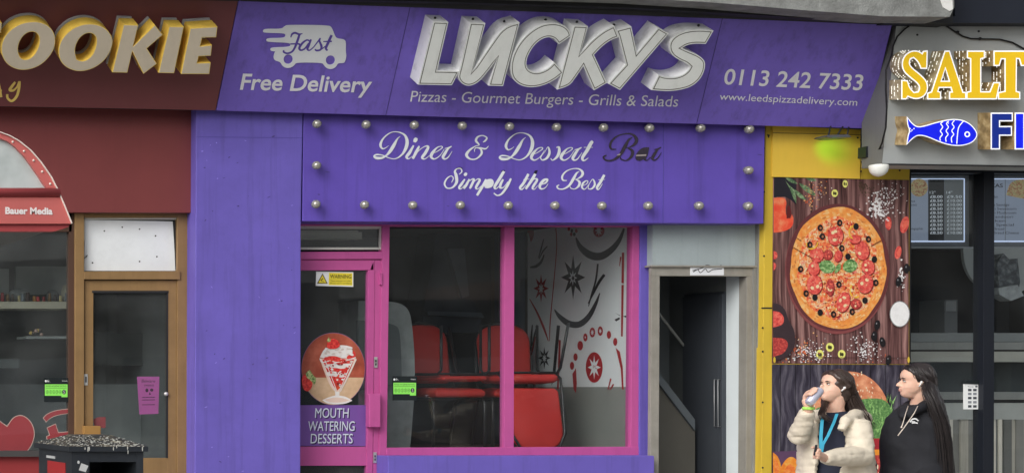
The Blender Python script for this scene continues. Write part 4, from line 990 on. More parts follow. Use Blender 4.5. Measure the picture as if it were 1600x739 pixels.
def wx(lp, m, s=0):
    wl_[0] += .00004; mb.ext(SWALL, [smooth_loop(lp, 2, 80) if s else lp], wl_[0], wl_[0], m)
def wst(pts, m, wk=1):
    wl_[0] += .00004; stroke(mb, SWALL, pts, (820, 350, 2.737), m, z=wl_[0], thick=0, wk=wk)
def zs(cx, cy, rx, ry, n=8, inner=.42, rot=0): return zw(star(cx, cy, rx, ry, n, inner, rot))
wx(zs(207, 228, 52, 96), WB); wx(zs(206, 230, 19, 34), WPW); wx(zs(207, 231, 9, 16), WB)
wx(zs(70, 275, 33, 62), WR); wx(zs(70, 276, 14, 26), WPW); wx(zs(84, 572, 27, 48), WB); wx(zs(84, 573, 11, 20), WPW)
wst([(220, 58, 5), (240, 100, 22), (280, 132, 32), (325, 138, 32), (370, 112, 26), (405, 70, 18), (426, 20, 8)], WB)
wst([(128, 365, 4), (150, 395, 18), (190, 425, 26), (235, 428, 26), (275, 395, 22), (305, 340, 14), (322, 295, 4)], WB)
wst([(24, 185, 6), (50, 180, 12), (72, 160, 10), (84, 130, 4)], WB); wst([(82, 65, 4), (70, 110, 6), (60, 145, 3)], WB); wst([(98, 95, 4), (80, 115, 6), (62, 150, 3)], WB)
wst([(22, 20, 30), (30, 45, 22), (28, 75, 6)], WR); wx(zw(ellipse(26, 40, 8, 24)), WPW)
wst([(134, 18, 5), (138, 90, 5), (130, 200, 5), (118, 330, 5), (110, 420, 6), (107, 500, 3)], WR, .8)
wst([(22, 320, 3), (55, 380, 8), (85, 450, 9), (102, 500, 3)], WR)
wst([(314, 170, 8), (305, 240, 8), (285, 310, 7), (274, 352, 3)], WB); wst([(342, 216, 12), (318, 250, 12), (290, 305, 8), (272, 340, 3)], WB)
wx(zw([(416, 122), (426, 122), (424, 254), (414, 252)]), WR); wx(zw([(414, 260), (424, 260), (420, 480), (412, 480)]), WR); wst([(412, 140, 7), (407, 180, 3)], WR)
for a in ([(385, 378), (408, 390), (410, 394)], [(384, 408), (406, 398), (408, 406), (392, 416)], [(436, 390), (420, 394), (434, 400)]): wx(zw(a), WB)
wx(zw([(138, 432), (152, 434), (130, 655), (115, 690)]), WB); wx(zw([(146, 494), (155, 496), (150, 618), (143, 618)]), WR); wx(zw([(142, 625), (149, 625), (146, 706), (138, 706)]), WR)
wst([(34, 430, 4), (30, 480, 8), (28, 540, 4)], WB); wst([(54, 430, 4), (42, 480, 7), (32, 520, 3)], WB); wst([(46, 480, 4), (38, 520, 8), (30, 560, 3)], WR)
for (cx, cy, rx, ry) in ((203, 605, 9, 17), (218, 568, 9, 16), (238, 519, 12, 20), (260, 484, 9, 17), (290, 463, 12, 21), (324, 457, 11, 20), (361, 473, 9, 17), (388, 503, 9, 17)): wx(zw(ellipse(cx, cy, rx, ry)), WR)
for (cx, cy, r) in ((260, 484, 4), (290, 463, 8), (324, 457, 7)): wx(zs(cx, cy, r, r * 1.8), WPW)
wx(zw(ellipse(298, 612, 36, 65, 32)), WR); wx(zs(298, 612, 28, 52), WPW)
wl_[0] += .0002; text(mb, SWALL, 'PC', 825 + 460 / 2.737 - 66, 825 + 460 / 2.737 - 59.5, 575.5, 575.5, 5, WR, z=wl_[0])
wx(zw([(390, 528), (408, 545), (420, 610), (424, 706), (417, 706), (412, 620)]), WR); wx(zw([(220, 615), (205, 640), (210, 706), (220, 722), (224, 680)]), WR)
wst([(370, 660, 6), (358, 706, 4)], WR); wst([(382, 684, 7), (366, 708, 3)], WR)
wx(zw(ellipse(318, 30, 24, 26)), WR); wx(zs(318, 28, 17, 26), WPW)
for (cx, cy) in ((190, 22), (203, 30), (200, 44), (213, 44), (222, 30)): wx(zw(ellipse(cx, cy, 6, 8)), WB if cx % 2 else WR)
put('wallpaper_pattern', mb, wp)
mb = MB(); mb.box((X(822, 2.0) - .25, 1.98, .02), (IX1 - .01, 2.06, 2.9), mat('blue_grey_wall', (52, 64, 76), rough=.7)); put('partition', mb, ps)
# display platform with stacked chairs
pt = thing('display_platform', 'dark low platform behind the diner window carrying the red chairs', 'platform', P(720, 720, 1.2))
mb = MB(); mb.box((X(600, 1.0), .42, .02), (IX1 - .02, 1.9, 1.0), mat('platform_dark', (54, 46, 46), rough=.7, var=.2)); put('base', mb, pt)
mb = MB(); mb.box((X(600, 1.0) - .01, .41, 1.0), (IX1 - .018, 1.91, 1.018), mat('platform_top', (70, 52, 52), rough=.6, var=.2)); put('top', mb, pt)
TUB = mat('chair_tube', (34, 36, 38), rough=.35, spec=.5)
def rounded(w, h, r, top_only=False, n=6):
    pts = []
    for cx, cy, a0 in ((w / 2 - r, h - r, 0), (-w / 2 + r, h - r, 90), (-w / 2 + r * .3, r * .3, 180), (w / 2 - r * .3, r * .3, 270)):
        rr = r if a0 < 180 else r * .3
        for k in range(n + 1):
            a = math.radians(a0 + 90 * k / n); pts.append((cx + rr * math.cos(a), cy + rr * math.sin(a)))
    return pts
def cushion(mb, outline, thick, m, M_):           # outline in local 2D, puffed slab transformed by M_
    rings = [(0, .93), (thick * .25, 1.0), (thick * .7, 1.0), (thick, .9), (thick * 1.15, .6)]
    cx = sum(p[0] for p in outline) / len(outline); cy = sum(p[1] for p in outline) / len(outline)
    v = []; n = len(outline)
    for z, s in rings: v += [M_ @ Vector((cx + (x - cx) * s, cy + (y - cy) * s, z)) for x, y in outline]
    f = [(j * n + i, j * n + (i + 1) % n, (j + 1) * n + (i + 1) % n, (j + 1) * n + i) for j in range(len(rings) - 1) for i in range(n)]
    f += [tuple(range(n - 1, -1, -1)), tuple(range((len(rings) - 1) * n, len(rings) * n))]
    mb.add(v, f, m, True)
def make_chair(label, base):
    t = thing('stacking_chair', label, 'chair', Vector((0, 0, 0)), 'red stacking chairs in the diner window')
    mb = MB(); cushion(mb, rounded(.46, .44, .07), .07, RED, Matrix.Translation((0, -.22, .415))); put('seat', mb, t)
    mb = MB(); R_ = Matrix.Translation((0, .235, .53)) @ Matrix.Rotation(math.radians(80), 4, 'X'); cushion(mb, [(x * (1 + .16 * (y - .25)), y) for x, y in rounded(.42, .51, .15)], .03, RED, R_); put('backrest', mb, t)
    for s in (-1, 1):
        mb = MB(); mb.tube([(s * .235, -.19, 0), (s * .235, -.19, .37), (s * .235, -.15, .405), (s * .235, .15, .405), (s * .235, .20, .36), (s * .25, .30, 0)], .012, TUB, 8); put('leg', mb, t)
    mb = MB(); mb.tube([(-.235, .1, .40), (-.235, .2, .45), (-.228, .25, .60), (-.215, .315, .90), (-.15, .345, 1.03), (0, .35, 1.06), (.15, .345, 1.03), (.215, .315, .90), (.228, .25, .60), (.235, .2, .45), (.235, .1, .40)], .011, TUB, 8); put('back_frame', mb, t)
    mb = MB(); mb.tube([(-.235, -.12, .40), (.235, -.12, .40)], .01, TUB, 6); mb.tube([(-.235, .12, .40), (.235, .12, .40)], .01, TUB, 6); put('crossbar', mb, t)
    return t
c1 = make_chair('red stacking chair standing upright at the left of the diner window', None)
p = P(695, 608, 1.22); c1.location = (p.x, 1.22, 1.018); c1.rotation_euler = (0, 0, math.radians(9))
c2 = copy_tree(c1); p = P(804, 608, 1.30); c2.location = (p.x, 1.30, 1.018); c2.rotation_euler = (0, 0, math.radians(-9))
c2['label'] = 'red stacking chair upright behind the pink mullion, its rounded back against the dark wall'
c3 = copy_tree(c1)
for ch in list(c3.children):
    if ch.name.startswith(('backrest', 'back_frame')): bpy.data.objects.remove(ch)
if 1: p = P(700, 608, 1.15); c3.location = (p.x, 1.13, 2.03); c3.rotation_euler = (math.radians(180), 0, math.radians(8))
c3['label'] = 'red padded stool turned upside down on the left chair, black legs in the air'; c3.name = 'stacking_stool'; c3['category'] = 'stool'; del c3['group']
for ch in c3.children:
    if ch.name.startswith('seat'): ch.scale = (.93, .9, .6); ch.location.z += .17
c4 = copy_tree(c1); p = P(813, 608, 1.02); c4.location = (p.x, 1.03, 2.04); c4.rotation_euler = (math.radians(180), 0, math.radians(180 - 2))
c4['label'] = 'red stacking chair turned over so its back hangs down at the grey dado wall'
# c3: hanging back at the rear, c4: hanging back at the front
c3.rotation_euler = (math.radians(180), 0, math.radians(194)); c4.rotation_euler = (math.radians(180), 0, math.radians(-2))
# covered furniture
CLO = mat('dust_sheet', (126, 132, 130), rough=.9, var=.3, vs=4)
mb = MB(); mb.quadbox(smooth_loop([(560, 470), (612, 470), (636, 478), (644, 500), (650, 590), (640, 710), (560, 712)], 2, 80), .75, 1.15, CLO)
mb.quadbox(smooth_loop([(560, 500), (618, 505), (626, 520), (628, 600), (560, 610)], 2, 80), .70, .75, mat('sheet_fold', (84, 90, 90), rough=.9))
put('covered_furniture', mb, None, 'grey dust sheet over furniture in the left corner of the diner window', 'furniture')
mb = MB(); NV = mat('navy_cover', (40, 48, 58), rough=.85, var=.25, vs=5)
mb.quadbox([(684, 345), (712, 345), (722, 380), (735, 465), (752, 490), (750, 520), (660, 520), (662, 478), (672, 430)], 2.15, 2.5, NV)
mb.quadbox([(700, 388), (726, 388), (733, 462), (722, 466)], 2.10, 2.15, mat('navy_fold', (66, 74, 82), rough=.9)); mb.quadbox([(668, 486), (752, 488), (757, 496), (668, 492)], 2.08, 2.15, mat('navy_fold', (0, 0, 0)))
put('covered_furniture', mb, None, 'dark navy covered shape hanging behind the red chairs', 'furniture')
# strip light behind the fanlight
mb = MB(); mb.rect(455, 362.5, 566, 373.5, 1.0, 1.1, mat('strip_light', (190, 192, 182), rough=.4)); mb.rect(440, 360, 560, 362.5, .98, 1.12, ALU); put('strip_light', mb, None, 'unlit white strip light seen through the glass above the pink door', 'strip light')

# ---------------------------------------------------------------- stickers
GS = mat('sticker_green', (140, 226, 96), rough=.4, var=.02); GSD = mat('sticker_dark_green', (30, 70, 40), rough=.4, var=0); SBK = mat('sticker_black', (24, 30, 32), rough=.4, var=0); SWH = mat('sticker_white', (232, 234, 234), rough=.4, var=.02)
def rating(x, y, Y, label):
    pl = facing(Y); mb = MB()
    mb.rect(x - 1, y - 10, x + 37, y + 27.5, Y, Y + .002, SBK)
    mb.ext(pl, [[(x, y), (x + 35.5, y), (x + 35.5, y + 20), (x + 26, y + 20), (x + 26, y + 17.8), (x, y + 17.8)]], 0, .0006, GS)
    text(mb, pl, 'FOOD HYGIENE RATING', x + 1.6, x + 33.5, y + 4, y + 4, 2.4, GSD, z=.001)
    mb.ext(pl, [[(x + 1.5, y + 5.6), (x + 34, y + 5.6), (x + 34, y + 6.1), (x + 1.5, y + 6.1)]], 0, .001, GSD)
    for i in range(5):
        mb.ext(pl, [ellipse(x + 4 + 5 * i, y + 12, 2, 3, 14), ellipse(x + 4 + 5 * i, y + 12, 1.7, 2.6, 14)], 0, .001, GSD)
        text(mb, pl, str(i), x + 3.2 + 5 * i + .5 * (i == 1), x + 4.8 + 5 * i - .5 * (i == 1), y + 13.6, y + 13.6, 3.2, GSD, z=.001)
    mb.ext(pl, [ellipse(x + 30, y + 12, 2.9, 3.6, 18)], 0, .001, SBK); text(mb, pl, '5', x + 28.9, x + 31.1, y + 14.3, y + 14.3, 4.6, SWH, z=.0014)
    mb.ext(pl, [ellipse(x + 1.6, y - 5, 1.5, 1.8, 10)], 0, .001, SWH); text(mb, pl, 'fr.', x + 3.6, x + 8.4, y - 3.4, y - 3.4, 3.4, SWH, z=.001); text(mb, pl, 'Scheme', x + 27, x + 35, y - 4.5, y - 4.5, 1.8, SWH, z=.001)
    put('rating_sticker', mb, None, label, 'sticker', 'green hygiene rating stickers')
rating(614.5, 597.5, WY + .03, 'green hygiene rating sticker on the pink framed diner window')
rating(70, 600, FY + .024, 'green hygiene rating sticker on the brown framed sweet shop window')
pl = facing(DY + .02); mb = MB()
mb.quadbox([(494, 424), (552, 425), (552, 448), (493.5, 446.5)], DY + .02, DY + .023, SWH)
SY = mat('sticker_yellow', (246, 226, 70), rough=.4, var=.02); SYB = mat('sticker_brown', (60, 50, 20), rough=.4, var=0)
mb.ext(pl, [[(514, 426), (550.5, 426.7), (550.5, 446), (513.5, 445.2)]], 0, .0006, SY)
mb.ext(pl, [[(504, 427), (512, 443.2), (495.2, 443)]], 0, .0006, SYB); mb.ext(pl, [[(504, 429.6), (510, 442), (497.4, 441.8)]], 0, .001, SY)
mb.ext(pl, [[(500.4, 437.4), (504.4, 434.4), (505.2, 435.6), (501.4, 438.6)]], 0, .0014, SYB); mb.ext(pl, [[(501.6, 438.4), (506.5, 440), (506.5, 440.7), (501.6, 439.2)]], 0, .0014, SYB)
text(mb, pl, 'WARNING', 515.5, 549, 434.6, 435, 5.8, SYB, z=.001, bold=.02)
mb.ext(pl, [[(515, 436.2), (549.5, 436.6), (549.5, 436.9), (515, 436.5)]], 0, .001, SYB)
text(mb, pl, 'These premises are under', 516, 548.5, 439.8, 440.1, 2.2, SYB, z=.001, bold=.01); text(mb, pl, '24 hour CCTV surveillance', 515.5, 549.5, 443.3, 443.6, 2.2, SYB, z=.001, bold=.01)
put('warning_sticker', mb, None, 'yellow and white warning sticker at the top of the pink door', 'sticker')
# dessert sticker
mb = MB(); mb.ext(pl, [ellipse(520.7, 576, 50, 56.6, 48)], -.001, .0004, mat('st_rim', (120, 90, 120), rough=.4))
mb.ext(pl, [ellipse(520.7, 576, 49.2, 55.8, 48)], 0, .0008, mottle('st_brown', [(118, 50, 36), (150, 70, 50), (176, 96, 74)], 5))
zz8 = tf(460, 510, 3.227)
lz = [.001]
def ds(lp, m, s=0):
    lz[0] += .00005; mb.ext(pl, [smooth_loop(lp, 2, 80) if s else lp], lz[0], lz[0], m)
tbl = [(520.7 + 49.2 * math.cos(a), 576 + 55.8 * math.sin(a)) for a in [math.radians(14 + 152 * i / 24) for i in range(25)]]
ds(tbl, mottle('st_table', [(168, 138, 106), (190, 160, 128), (204, 178, 148)], 6))
SB = mottle('st_berry', [(150, 24, 28), (200, 48, 44), (230, 96, 80)], 60); CRM = mottle('st_cream', [(206, 196, 190), (240, 236, 232), (250, 250, 248)], 40); GLS = mat('st_glass', (214, 190, 176), rough=.3); GRN = mottle('st_leaf', [(60, 96, 50), (130, 150, 90), (210, 210, 150)], 70)
ds(zz8([(140, 370), (180, 352), (215, 345), (260, 352), (292, 372), (260, 388), (215, 392), (165, 388)]), CRM, 1)
ds(zz8([(150, 368), (200, 356), (240, 358), (280, 372), (240, 382), (180, 382)]), GLS, 1)
ds(zz8([(203, 320), (228, 320), (226, 345), (240, 356), (192, 356), (206, 345)]), CRM)
ds(zz8([(128, 160), (312, 160), (300, 200), (250, 300), (228, 328), (203, 328), (180, 300), (145, 215)]), GLS, 1)
ds(zz8([(140, 165), (300, 165), (285, 210), (240, 300), (215, 318), (192, 295), (155, 215)]), SB, 1)
ds(zz8([(150, 190), (290, 185), (280, 205), (240, 214), (200, 206), (160, 212)]), CRM, 1)
ds(zz8([(160, 232), (190, 222), (240, 235), (268, 232), (258, 252), (230, 258), (190, 248), (165, 250)]), CRM, 1)
ds(zz8([(195, 280), (230, 275), (240, 300), (215, 322)]), mat('st_sauce', (190, 70, 44), rough=.3), 1)
ds(zz8([(128, 155), (145, 118), (180, 98), (230, 92), (285, 98), (290, 130), (305, 150), (270, 160), (215, 156), (160, 160)]), CRM, 1)
ds(zz8([(150, 152), (200, 146), (235, 158), (225, 172), (180, 176), (148, 170)]), SB, 1); ds(zz8([(262, 150), (300, 122), (312, 142), (295, 165), (265, 165)]), SB, 1)
mbx = mb; lz[0] += .0002; stroke(mb, pl, [(128, 160, 5), (140, 180, 6), (180, 172, 5), (215, 180, 5), (270, 168, 5), (308, 155, 5)], (460, 510, 3.227), CRM, z=lz[0], thick=0); lz[0] += .0016
rz = random.Random(9); CR2 = mat('st_cream_shade', (208, 196, 188), rough=.4, k=1.1); SB2 = mat('st_berry_dark', (130, 26, 28), rough=.4); CR3 = mat('st_cream_lit', (252, 250, 246), rough=.4)
for _ in range(46): ds(zz8(ellipse(rz.uniform(142, 290), rz.uniform(102, 150), rz.uniform(4, 13), rz.uniform(3, 7), 9, rot=rz.uniform(-.6, .6))), rz.choice([CR2, CR3, CRM, CRM]), 0)
for _ in range(60):
    yy = rz.uniform(165, 300); hw = 75 - (yy - 165) * .4; ds(zz8(ellipse(218 + rz.uniform(-hw, hw), yy, rz.uniform(3, 10), rz.uniform(2, 6), 8, rot=rz.uniform(-.8, .8))), rz.choice([CR2, SB2, SB, CRM, SB, mat('st_sauce', (190, 70, 44))]), 0)
for (a, b_) in (((132, 165), (204, 328)), ((308, 165), (228, 328)), ((150, 170), (208, 318)), ((290, 172), (224, 318))):
    ds(zz8([a, (a[0] + 4, a[1]), (b_[0] + 3, b_[1]), b_]), CR3, 0)
ds(zz8([(160, 92), (168, 68), (195, 58), (220, 72), (230, 95), (215, 110), (185, 114), (162, 108)]), SB, 1)
ds(zz8([(162, 70), (172, 52), (176, 68), (182, 58), (180, 74), (168, 80)]), GRN)
ds(zz8([(35, 250), (60, 235), (85, 262), (90, 300), (70, 328), (45, 320), (36, 290)]), SB, 1); ds(zz8([(52, 235), (75, 218), (92, 245), (110, 262), (100, 292), (78, 270), (60, 258)]), GRN, 1)
put('dessert_sticker', mb, None, 'round sticker of a strawberry sundae glass on the pink door', 'sticker')
mb = MB(); mb.quadbox([(452, 632.5), (577, 632.5), (576, 696.5), (452, 696)], DY + .019, DY + .0215, mat('st_purple', (104, 72, 140), rough=.4, var=.06))
TL, TS = mat('st_letter', (222, 232, 240), rough=.4, var=.02), mat('st_shadow', (44, 36, 66), rough=.4)
pl2 = facing(DY + .0185)
for body, x0, x1, yb in (('MOUTH', 492, 545, 652), ('WATERING', 481, 554.5, 672.5), ('DESSERTS', 485, 551.5, 692)):
    text(mb, pl2, body, x0 + 2, x1 + 2, yb + 1.8, yb + 1.8, 14.6, TS, shear=.06, z=0); text(mb, pl2, body, x0, x1, yb, yb, 14.8, TL, shear=.06, z=.0008)
put('slogan_sticker', mb, None, 'purple sticker with white slogan lettering below the sundae sticker', 'sticker')
# pink poster in the brown door
pl = facing(BY + .035); mb = MB(); PK = mat('pink_poster', (176, 84, 150), rough=.6, var=.1); PKD = mat('pink_poster_ink', (70, 30, 60), rough=.6)
mb.quadbox([(214, 588), (249, 588), (247.5, 646), (218, 647)], BY + .035, BY + .037, PK)
text(mb, pl, 'Beware', 221, 243, 597, 597, 4.6, PKD, z=.001, shear=.2); text(mb, pl, 'sweets', 225, 241, 603, 603, 4, PKD, z=.001, shear=.2)
for e in (ellipse(229.5, 609.5, 2.4, 3, 12), ellipse(237, 609, 2.6, 2.4, 12), [(234, 612), (236, 616), (232.4, 616)]): mb.ext(pl, [e], 0, .001, PKD)
for y in (620, 624, 631.5): mb.ext(pl, [[(222, y), (242, y - .4), (242, y + .7), (222, y + 1)]], 0, .001, PKD)
put('pink_poster', mb, None, 'small faded pink poster inside the brown door glass', 'poster')

# ---------------------------------------------------------------- sweet shop interior
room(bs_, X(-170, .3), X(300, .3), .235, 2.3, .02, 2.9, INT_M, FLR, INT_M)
SHELF = mat('shelf_cream', (176, 170, 152), rough=.6, var=.1)
mb = MB(); mb.rect(-220, 471, 112, 482, .9, 1.3, SHELF); put('display_shelf', mb, None, 'cream shelf of sweets high in the sweet shop window', 'shelf')
mb = MB(); mb.rect(40, 525, 112, 529, .9, 1.2, mat('shelf_grey', (120, 124, 124))); mb.rect(-220, 560, 30, 575, .95, 1.3, INT_D); put('display_shelf', mb, None, 'thin grey shelf under the cream shelf in the sweet shop window', 'shelf')
mb = MB(); mb.rect(25, 416, 111, 460, 1.45, 1.5, mat('pale_mirror_paint', (150, 154, 152), rough=.5, var=.1)); mb.rect(-220, 420, 14, 460, 1.45, 1.5, mat('pale_mirror_paint', (0, 0, 0))); put('menu_board', mb, None, 'mirrored surface behind the sweets on the cream shelf, reflection painted flat grey', 'board')  # flat pale grey stands in for what the mirrored surface reflects
rg = random.Random(11)
cols = [(150, 40, 44), (120, 90, 50), (70, 60, 58), (196, 180, 130), (110, 120, 130), (60, 44, 40), (170, 120, 60), (190, 60, 60)]
first = True
for i in range(13):
    x = 4 + i * 8.2 + rg.uniform(-2, 2); w = rg.uniform(4, 6.5); h = rg.uniform(7, 14); c = cols[i % 8]
    mb = MB(); b0 = P(x, 470.8, 1.02); r = w / 2 / 185; hh = h / 185; m = mat('sweet_%d' % (i % 8), c, rough=.4, var=.4, vs=60)
    mb.lathe(b0, (0, 0, 1), [(0, r * .9), (.004, r), (hh * .7, r), (hh * .82, r * .8), (hh * .84, r * .9), (hh, r * .9)], m, 12)
    put('sweet_jar', mb, None, ['red', 'ochre', 'dark', 'cream', 'blue grey', 'brown', 'orange', 'pinkish red'][i % 8] + ' jar of sweets on the cream shelf, number %d along from the left' % (i + 1) if 0 else
        ('%s jar of sweets on the cream window shelf' % ['red', 'ochre', 'dark', 'cream', 'blue grey', 'brown', 'orange', 'bright red'][i % 8]), 'jar', 'jars of sweets on the cream shelf')
for x, w, h, nm, c in ((30, 34, 20, 'grey paper bag heap at the left of the cream shelf', (130, 134, 134)), (82, 20, 18, 'grey bag standing among the sweet jars', (112, 116, 118)), (103, 14, 26, 'leaning cream bag at the right end of the cream shelf', (176, 170, 150))):
    mb = MB(); c0 = P(x, 470.8 - h / 2, 1.16); mb.ball(c0, (w / 2 / 183, .06, h / 2 / 183), mat('bag_' + str(x), c, rough=.7, var=.2, vs=12), 14, 10)
    put('sweet_bag', mb, None, nm, 'bag')
mb = MB(); c0 = P(58, 520, 1.0)
for k in range(6): mb.ball(c0 + Vector((k * .018 - .05, rg.uniform(-.02, .02), rg.uniform(-.012, .025))), .016, mat('wrapped_%d' % (k % 3), [(190, 160, 90), (60, 50, 46), (170, 140, 130)][k % 3], rough=.3), 8, 6)
put('wrapped_sweets', mb, None, 'small heap of wrapped sweets on the thin grey shelf', 'sweets', kind='stuff')
mb = MB(); mb.rect(-220, 600, 250, 760, 1.6, 2.0, mat('counter_grey', (120, 124, 124), rough=.6, var=.15, vs=2)); mb.rect(146, 520, 280, 571, 1.55, 1.7, INT_D); put('shop_counter', mb, None, 'grey counter in the dim sweet shop interior behind the brown door', 'counter')

INT_L = mat('corridor_paint', (96, 102, 104), rough=.8, var=.1)
# ---------------------------------------------------------------- corridor
CX1 = X(1164.5, .20)
mb = MB(); mb.box((CX1, .21, .02), (CX1 + .08, 2.6, 3.0), INT_M); put('corridor_wall', mb, gd)
mb = MB(); mb.box((CX1 - .006, .215, .02), (CX1 - .001, .43, SWALL.at(985, 300).z), mat('white_reveal', (206, 214, 216), rough=.6, var=.05)); put('reveal', mb, gd)
cx0 = IX1 + .12
mb = MB(); mb.box((cx0 - .035, .36, .02), (cx0, 2.6, 3.0), INT_L); mb2 = mb; put('corridor_wall', mb, gd)
mb = MB(); mb.box((cx0 - .035, 1.2, .02), (CX1 + .0, 1.3, 3.0), INT_L); put('corridor_wall', mb, gd)
mb = MB(); mb.box((cx0 - .035, .22, 2.68), (CX1 + .08, 2.7, 2.76), INT_D); put('corridor_ceiling', mb, gd)
mb = MB(); mb.box((cx0 - .035, .1, -.01), (CX1 + .08, 2.7, .02), FLR); put('corridor_floor', mb, gd)
cb = thing('tall_cupboard', 'tall dark double door cupboard with long steel handles in the grey doorway', 'cupboard', (CX1 - .03, .7, .02))
CUP = mat('cupboard_dark', (60, 64, 70), rough=.45, var=.12)
zt_ = P(1138, 455, .42).z
mb = MB(); mb.box((CX1 - .02, .435, .02), (CX1 - .002, .96, zt_), CUP); put('carcass', mb, cb)
for y0, y1 in ((.438, .478), (.482, .957)):
    mb = MB(); mb.box((CX1 - .035, y0, .06), (CX1 - .02, y1, zt_ - .02), CUP); dd = put('door', mb, cb)
    yh = .458 if y0 < .45 else .505
    mb = MB(); za_, zb_ = 1.2, 1.58; mb.tube([(CX1 - .035, yh, za_), (CX1 - .055, yh, za_), (CX1 - .055, yh, zb_), (CX1 - .035, yh, zb_)], .005, mat('handle_steel', (120, 122, 124), rough=.35, metal=.4), 6); put('handle', mb, dd)
st_ = thing('staircase', 'dim staircase with a grey side panel rising inside the doorway', 'staircase', P(1040, 900, .7))
mb = MB(); mb.quadbox([(1000, 560), (1086, 672), (1086, 905), (1000, 905)], .70, .80, mat('stair_panel', (82, 80, 74), rough=.7, var=.1)); put('side_panel', mb, st_)
mb = MB(); mb.quadbox([(1000, 543), (1086, 655), (1086, 672), (1000, 560)], .67, .76, mat('stair_string', (84, 90, 94), rough=.6)); put('string_board', mb, st_)
mb = MB(); mb.tube([P(1000, 452, .95), P(1086, 562, .95)], .011, mat('rail_grey', (150, 152, 150), rough=.5), 8); put('handrail', mb, st_)

# ---------------------------------------------------------------- chip shop interior
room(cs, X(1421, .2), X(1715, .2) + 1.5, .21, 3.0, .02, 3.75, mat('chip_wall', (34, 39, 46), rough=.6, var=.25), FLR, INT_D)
MY = 2.0
def menu(parts, label, x0, y0, x1, y1, body):
    t = thing('menu_board', label, 'menu board', P((x0 + x1) / 2, y1, MY))
    mb = MB(); mb.rect(x0, y0, x1, y1, MY + .01, MY + .08, mat('menu_frame', (120, 124, 128), rough=.4)); put('frame', mb, t)
    mb = MB(); parts(mb); put('screen', mb, t)
    mb = MB(); body(mb); put('lettering', mb, t)
    return t
SCR = mat('menu_screen', (118, 128, 146), rough=.4, var=.06, emit=.5); SCRW = mat('menu_edge_light', (190, 205, 235), rough=.4, emit=.9, var=0)
SCD = mat('menu_dark_column', (56, 60, 66), rough=.4, emit=.05); SCG = mat('menu_grey_column', (96, 102, 106), rough=.4, emit=.3); INK = mat('menu_ink', (34, 38, 50), rough=.5, var=0); WINK = mat('menu_white_ink', (176, 184, 192), rough=.5, var=0, emit=.5)
mpl = facing(MY)
PZP = mottle('menu_pizza_print', [(110, 70, 50), (150, 110, 80), (170, 160, 120), (90, 110, 70)], 60, emit=.35)
def sc1(mb):
    mb.rect(1380, 279, 1507.5, 378, MY, MY + .01, SCRW); mb.ext(mpl, [[(1380, 280.5), (1505.5, 280.5), (1505.5, 376), (1380, 376)]], 0, .002, SCR)
    mb.ext(mpl, [[(1450, 280.5), (1475, 280.5), (1475, 376), (1450, 376)]], 0, .004, SCD); mb.ext(mpl, [[(1475.5, 280.5), (1505, 280.5), (1505, 376), (1475.5, 376)]], 0, .004, SCG)
    mb.ext(mpl, [ellipse(1435.5, 293.5, 13.5, 14, 24)], 0, .006, PZP)
def tx1(mb):
    text(mb, mpl, '12"', 1452, 1461, 303, 303, 4, WINK, z=.006); text(mb, mpl, '14"', 1478, 1487, 303, 303, 4, WINK, z=.006)
    for i in range(10):
        y = 309.5 + i * 6.25
        text(mb, mpl, '£8.00' if i == 0 else '£8.50', 1452.5, 1472, y, y, 3.9, WINK, z=.006, bold=.015); text(mb, mpl, '£9.50' if i == 0 else '£10.00', 1479, 1502, y, y, 3.9, WINK, z=.006)
    text(mb, mpl, 'Margherita', 1395, 1429, 316, 316, 3.6, INK, z=.006); text(mb, mpl, 'Pepperoni', 1395, 1431, 322, 322, 3.6, INK, z=.006); text(mb, mpl, 'Ham & Pineapple', 1385, 1441, 359, 359, 3.6, INK, z=.006)
menu(sc1, 'lit menu board with two columns of prices left of the black mullion', 1376, 274, 1514, 386, tx1)
def sc2(mb):
    mb.rect(1526, 279, 1720, 378, MY, MY + .01, SCRW); mb.ext(mpl, [[(1527.5, 280.5), (1718, 280.5), (1718, 376), (1527.5, 376)]], 0, .002, SCR)
    mb.ext(mpl, [smooth_loop([(1572, 305), (1576, 288), (1588, 280.5), (1620, 280.5), (1620, 312), (1600, 311), (1585, 308)], 2, 80)], 0, .006, PZP)
    mb.ext(mpl, [[(1570, 280.5), (1570.6, 280.5), (1570.6, 376), (1570, 376)]], 0, .005, SCG)
def tx2(mb):
    text(mb, mpl, 'PIZZAS', 1532, 1566, 293, 293, 5.6, INK, z=.007, bold=.015)
    for i, s in enumerate(('Margherita Ham', '', 'Chicken Sausage', 'Chicken Sweetcorn', 'Chicken Mushroom', 'Veg Tandoori', 'Chicken', 'Meat Special', 'Garlic Bread', 'Garlic Bread Cheese')):
        y = 309.5 + i * 6.25
        if s: text(mb, mpl, s, 1532, (1558, 0, 1576, 1587, 1587, 1582, 1570, 1583, 1568, 1591)[i], y, y, 3.9, INK, z=.007)
menu(sc2, 'lit menu board headed pizzas behind and right of the black mullion', 1522, 274, 1726, 386, tx2)
mb = MB(); mb.rect(1380, 385.5, 1720, 388, MY - .02, MY + .1, mat('edge_strip', (190, 196, 204), rough=.4)); put('shelf_edge', mb, cs)
mb = MB(); mb.quadbox(smooth_loop([(1505, 388), (1620, 388), (1618, 430), (1605, 452), (1580, 462), (1550, 460), (1520, 440), (1507, 415)], 2, 60), 1.2, 1.23, mat('pale_disc', (150, 156, 158), rough=.5, var=.1)); put('round_sign', mb, None, 'pale rounded board hanging behind the black mullion', 'board')
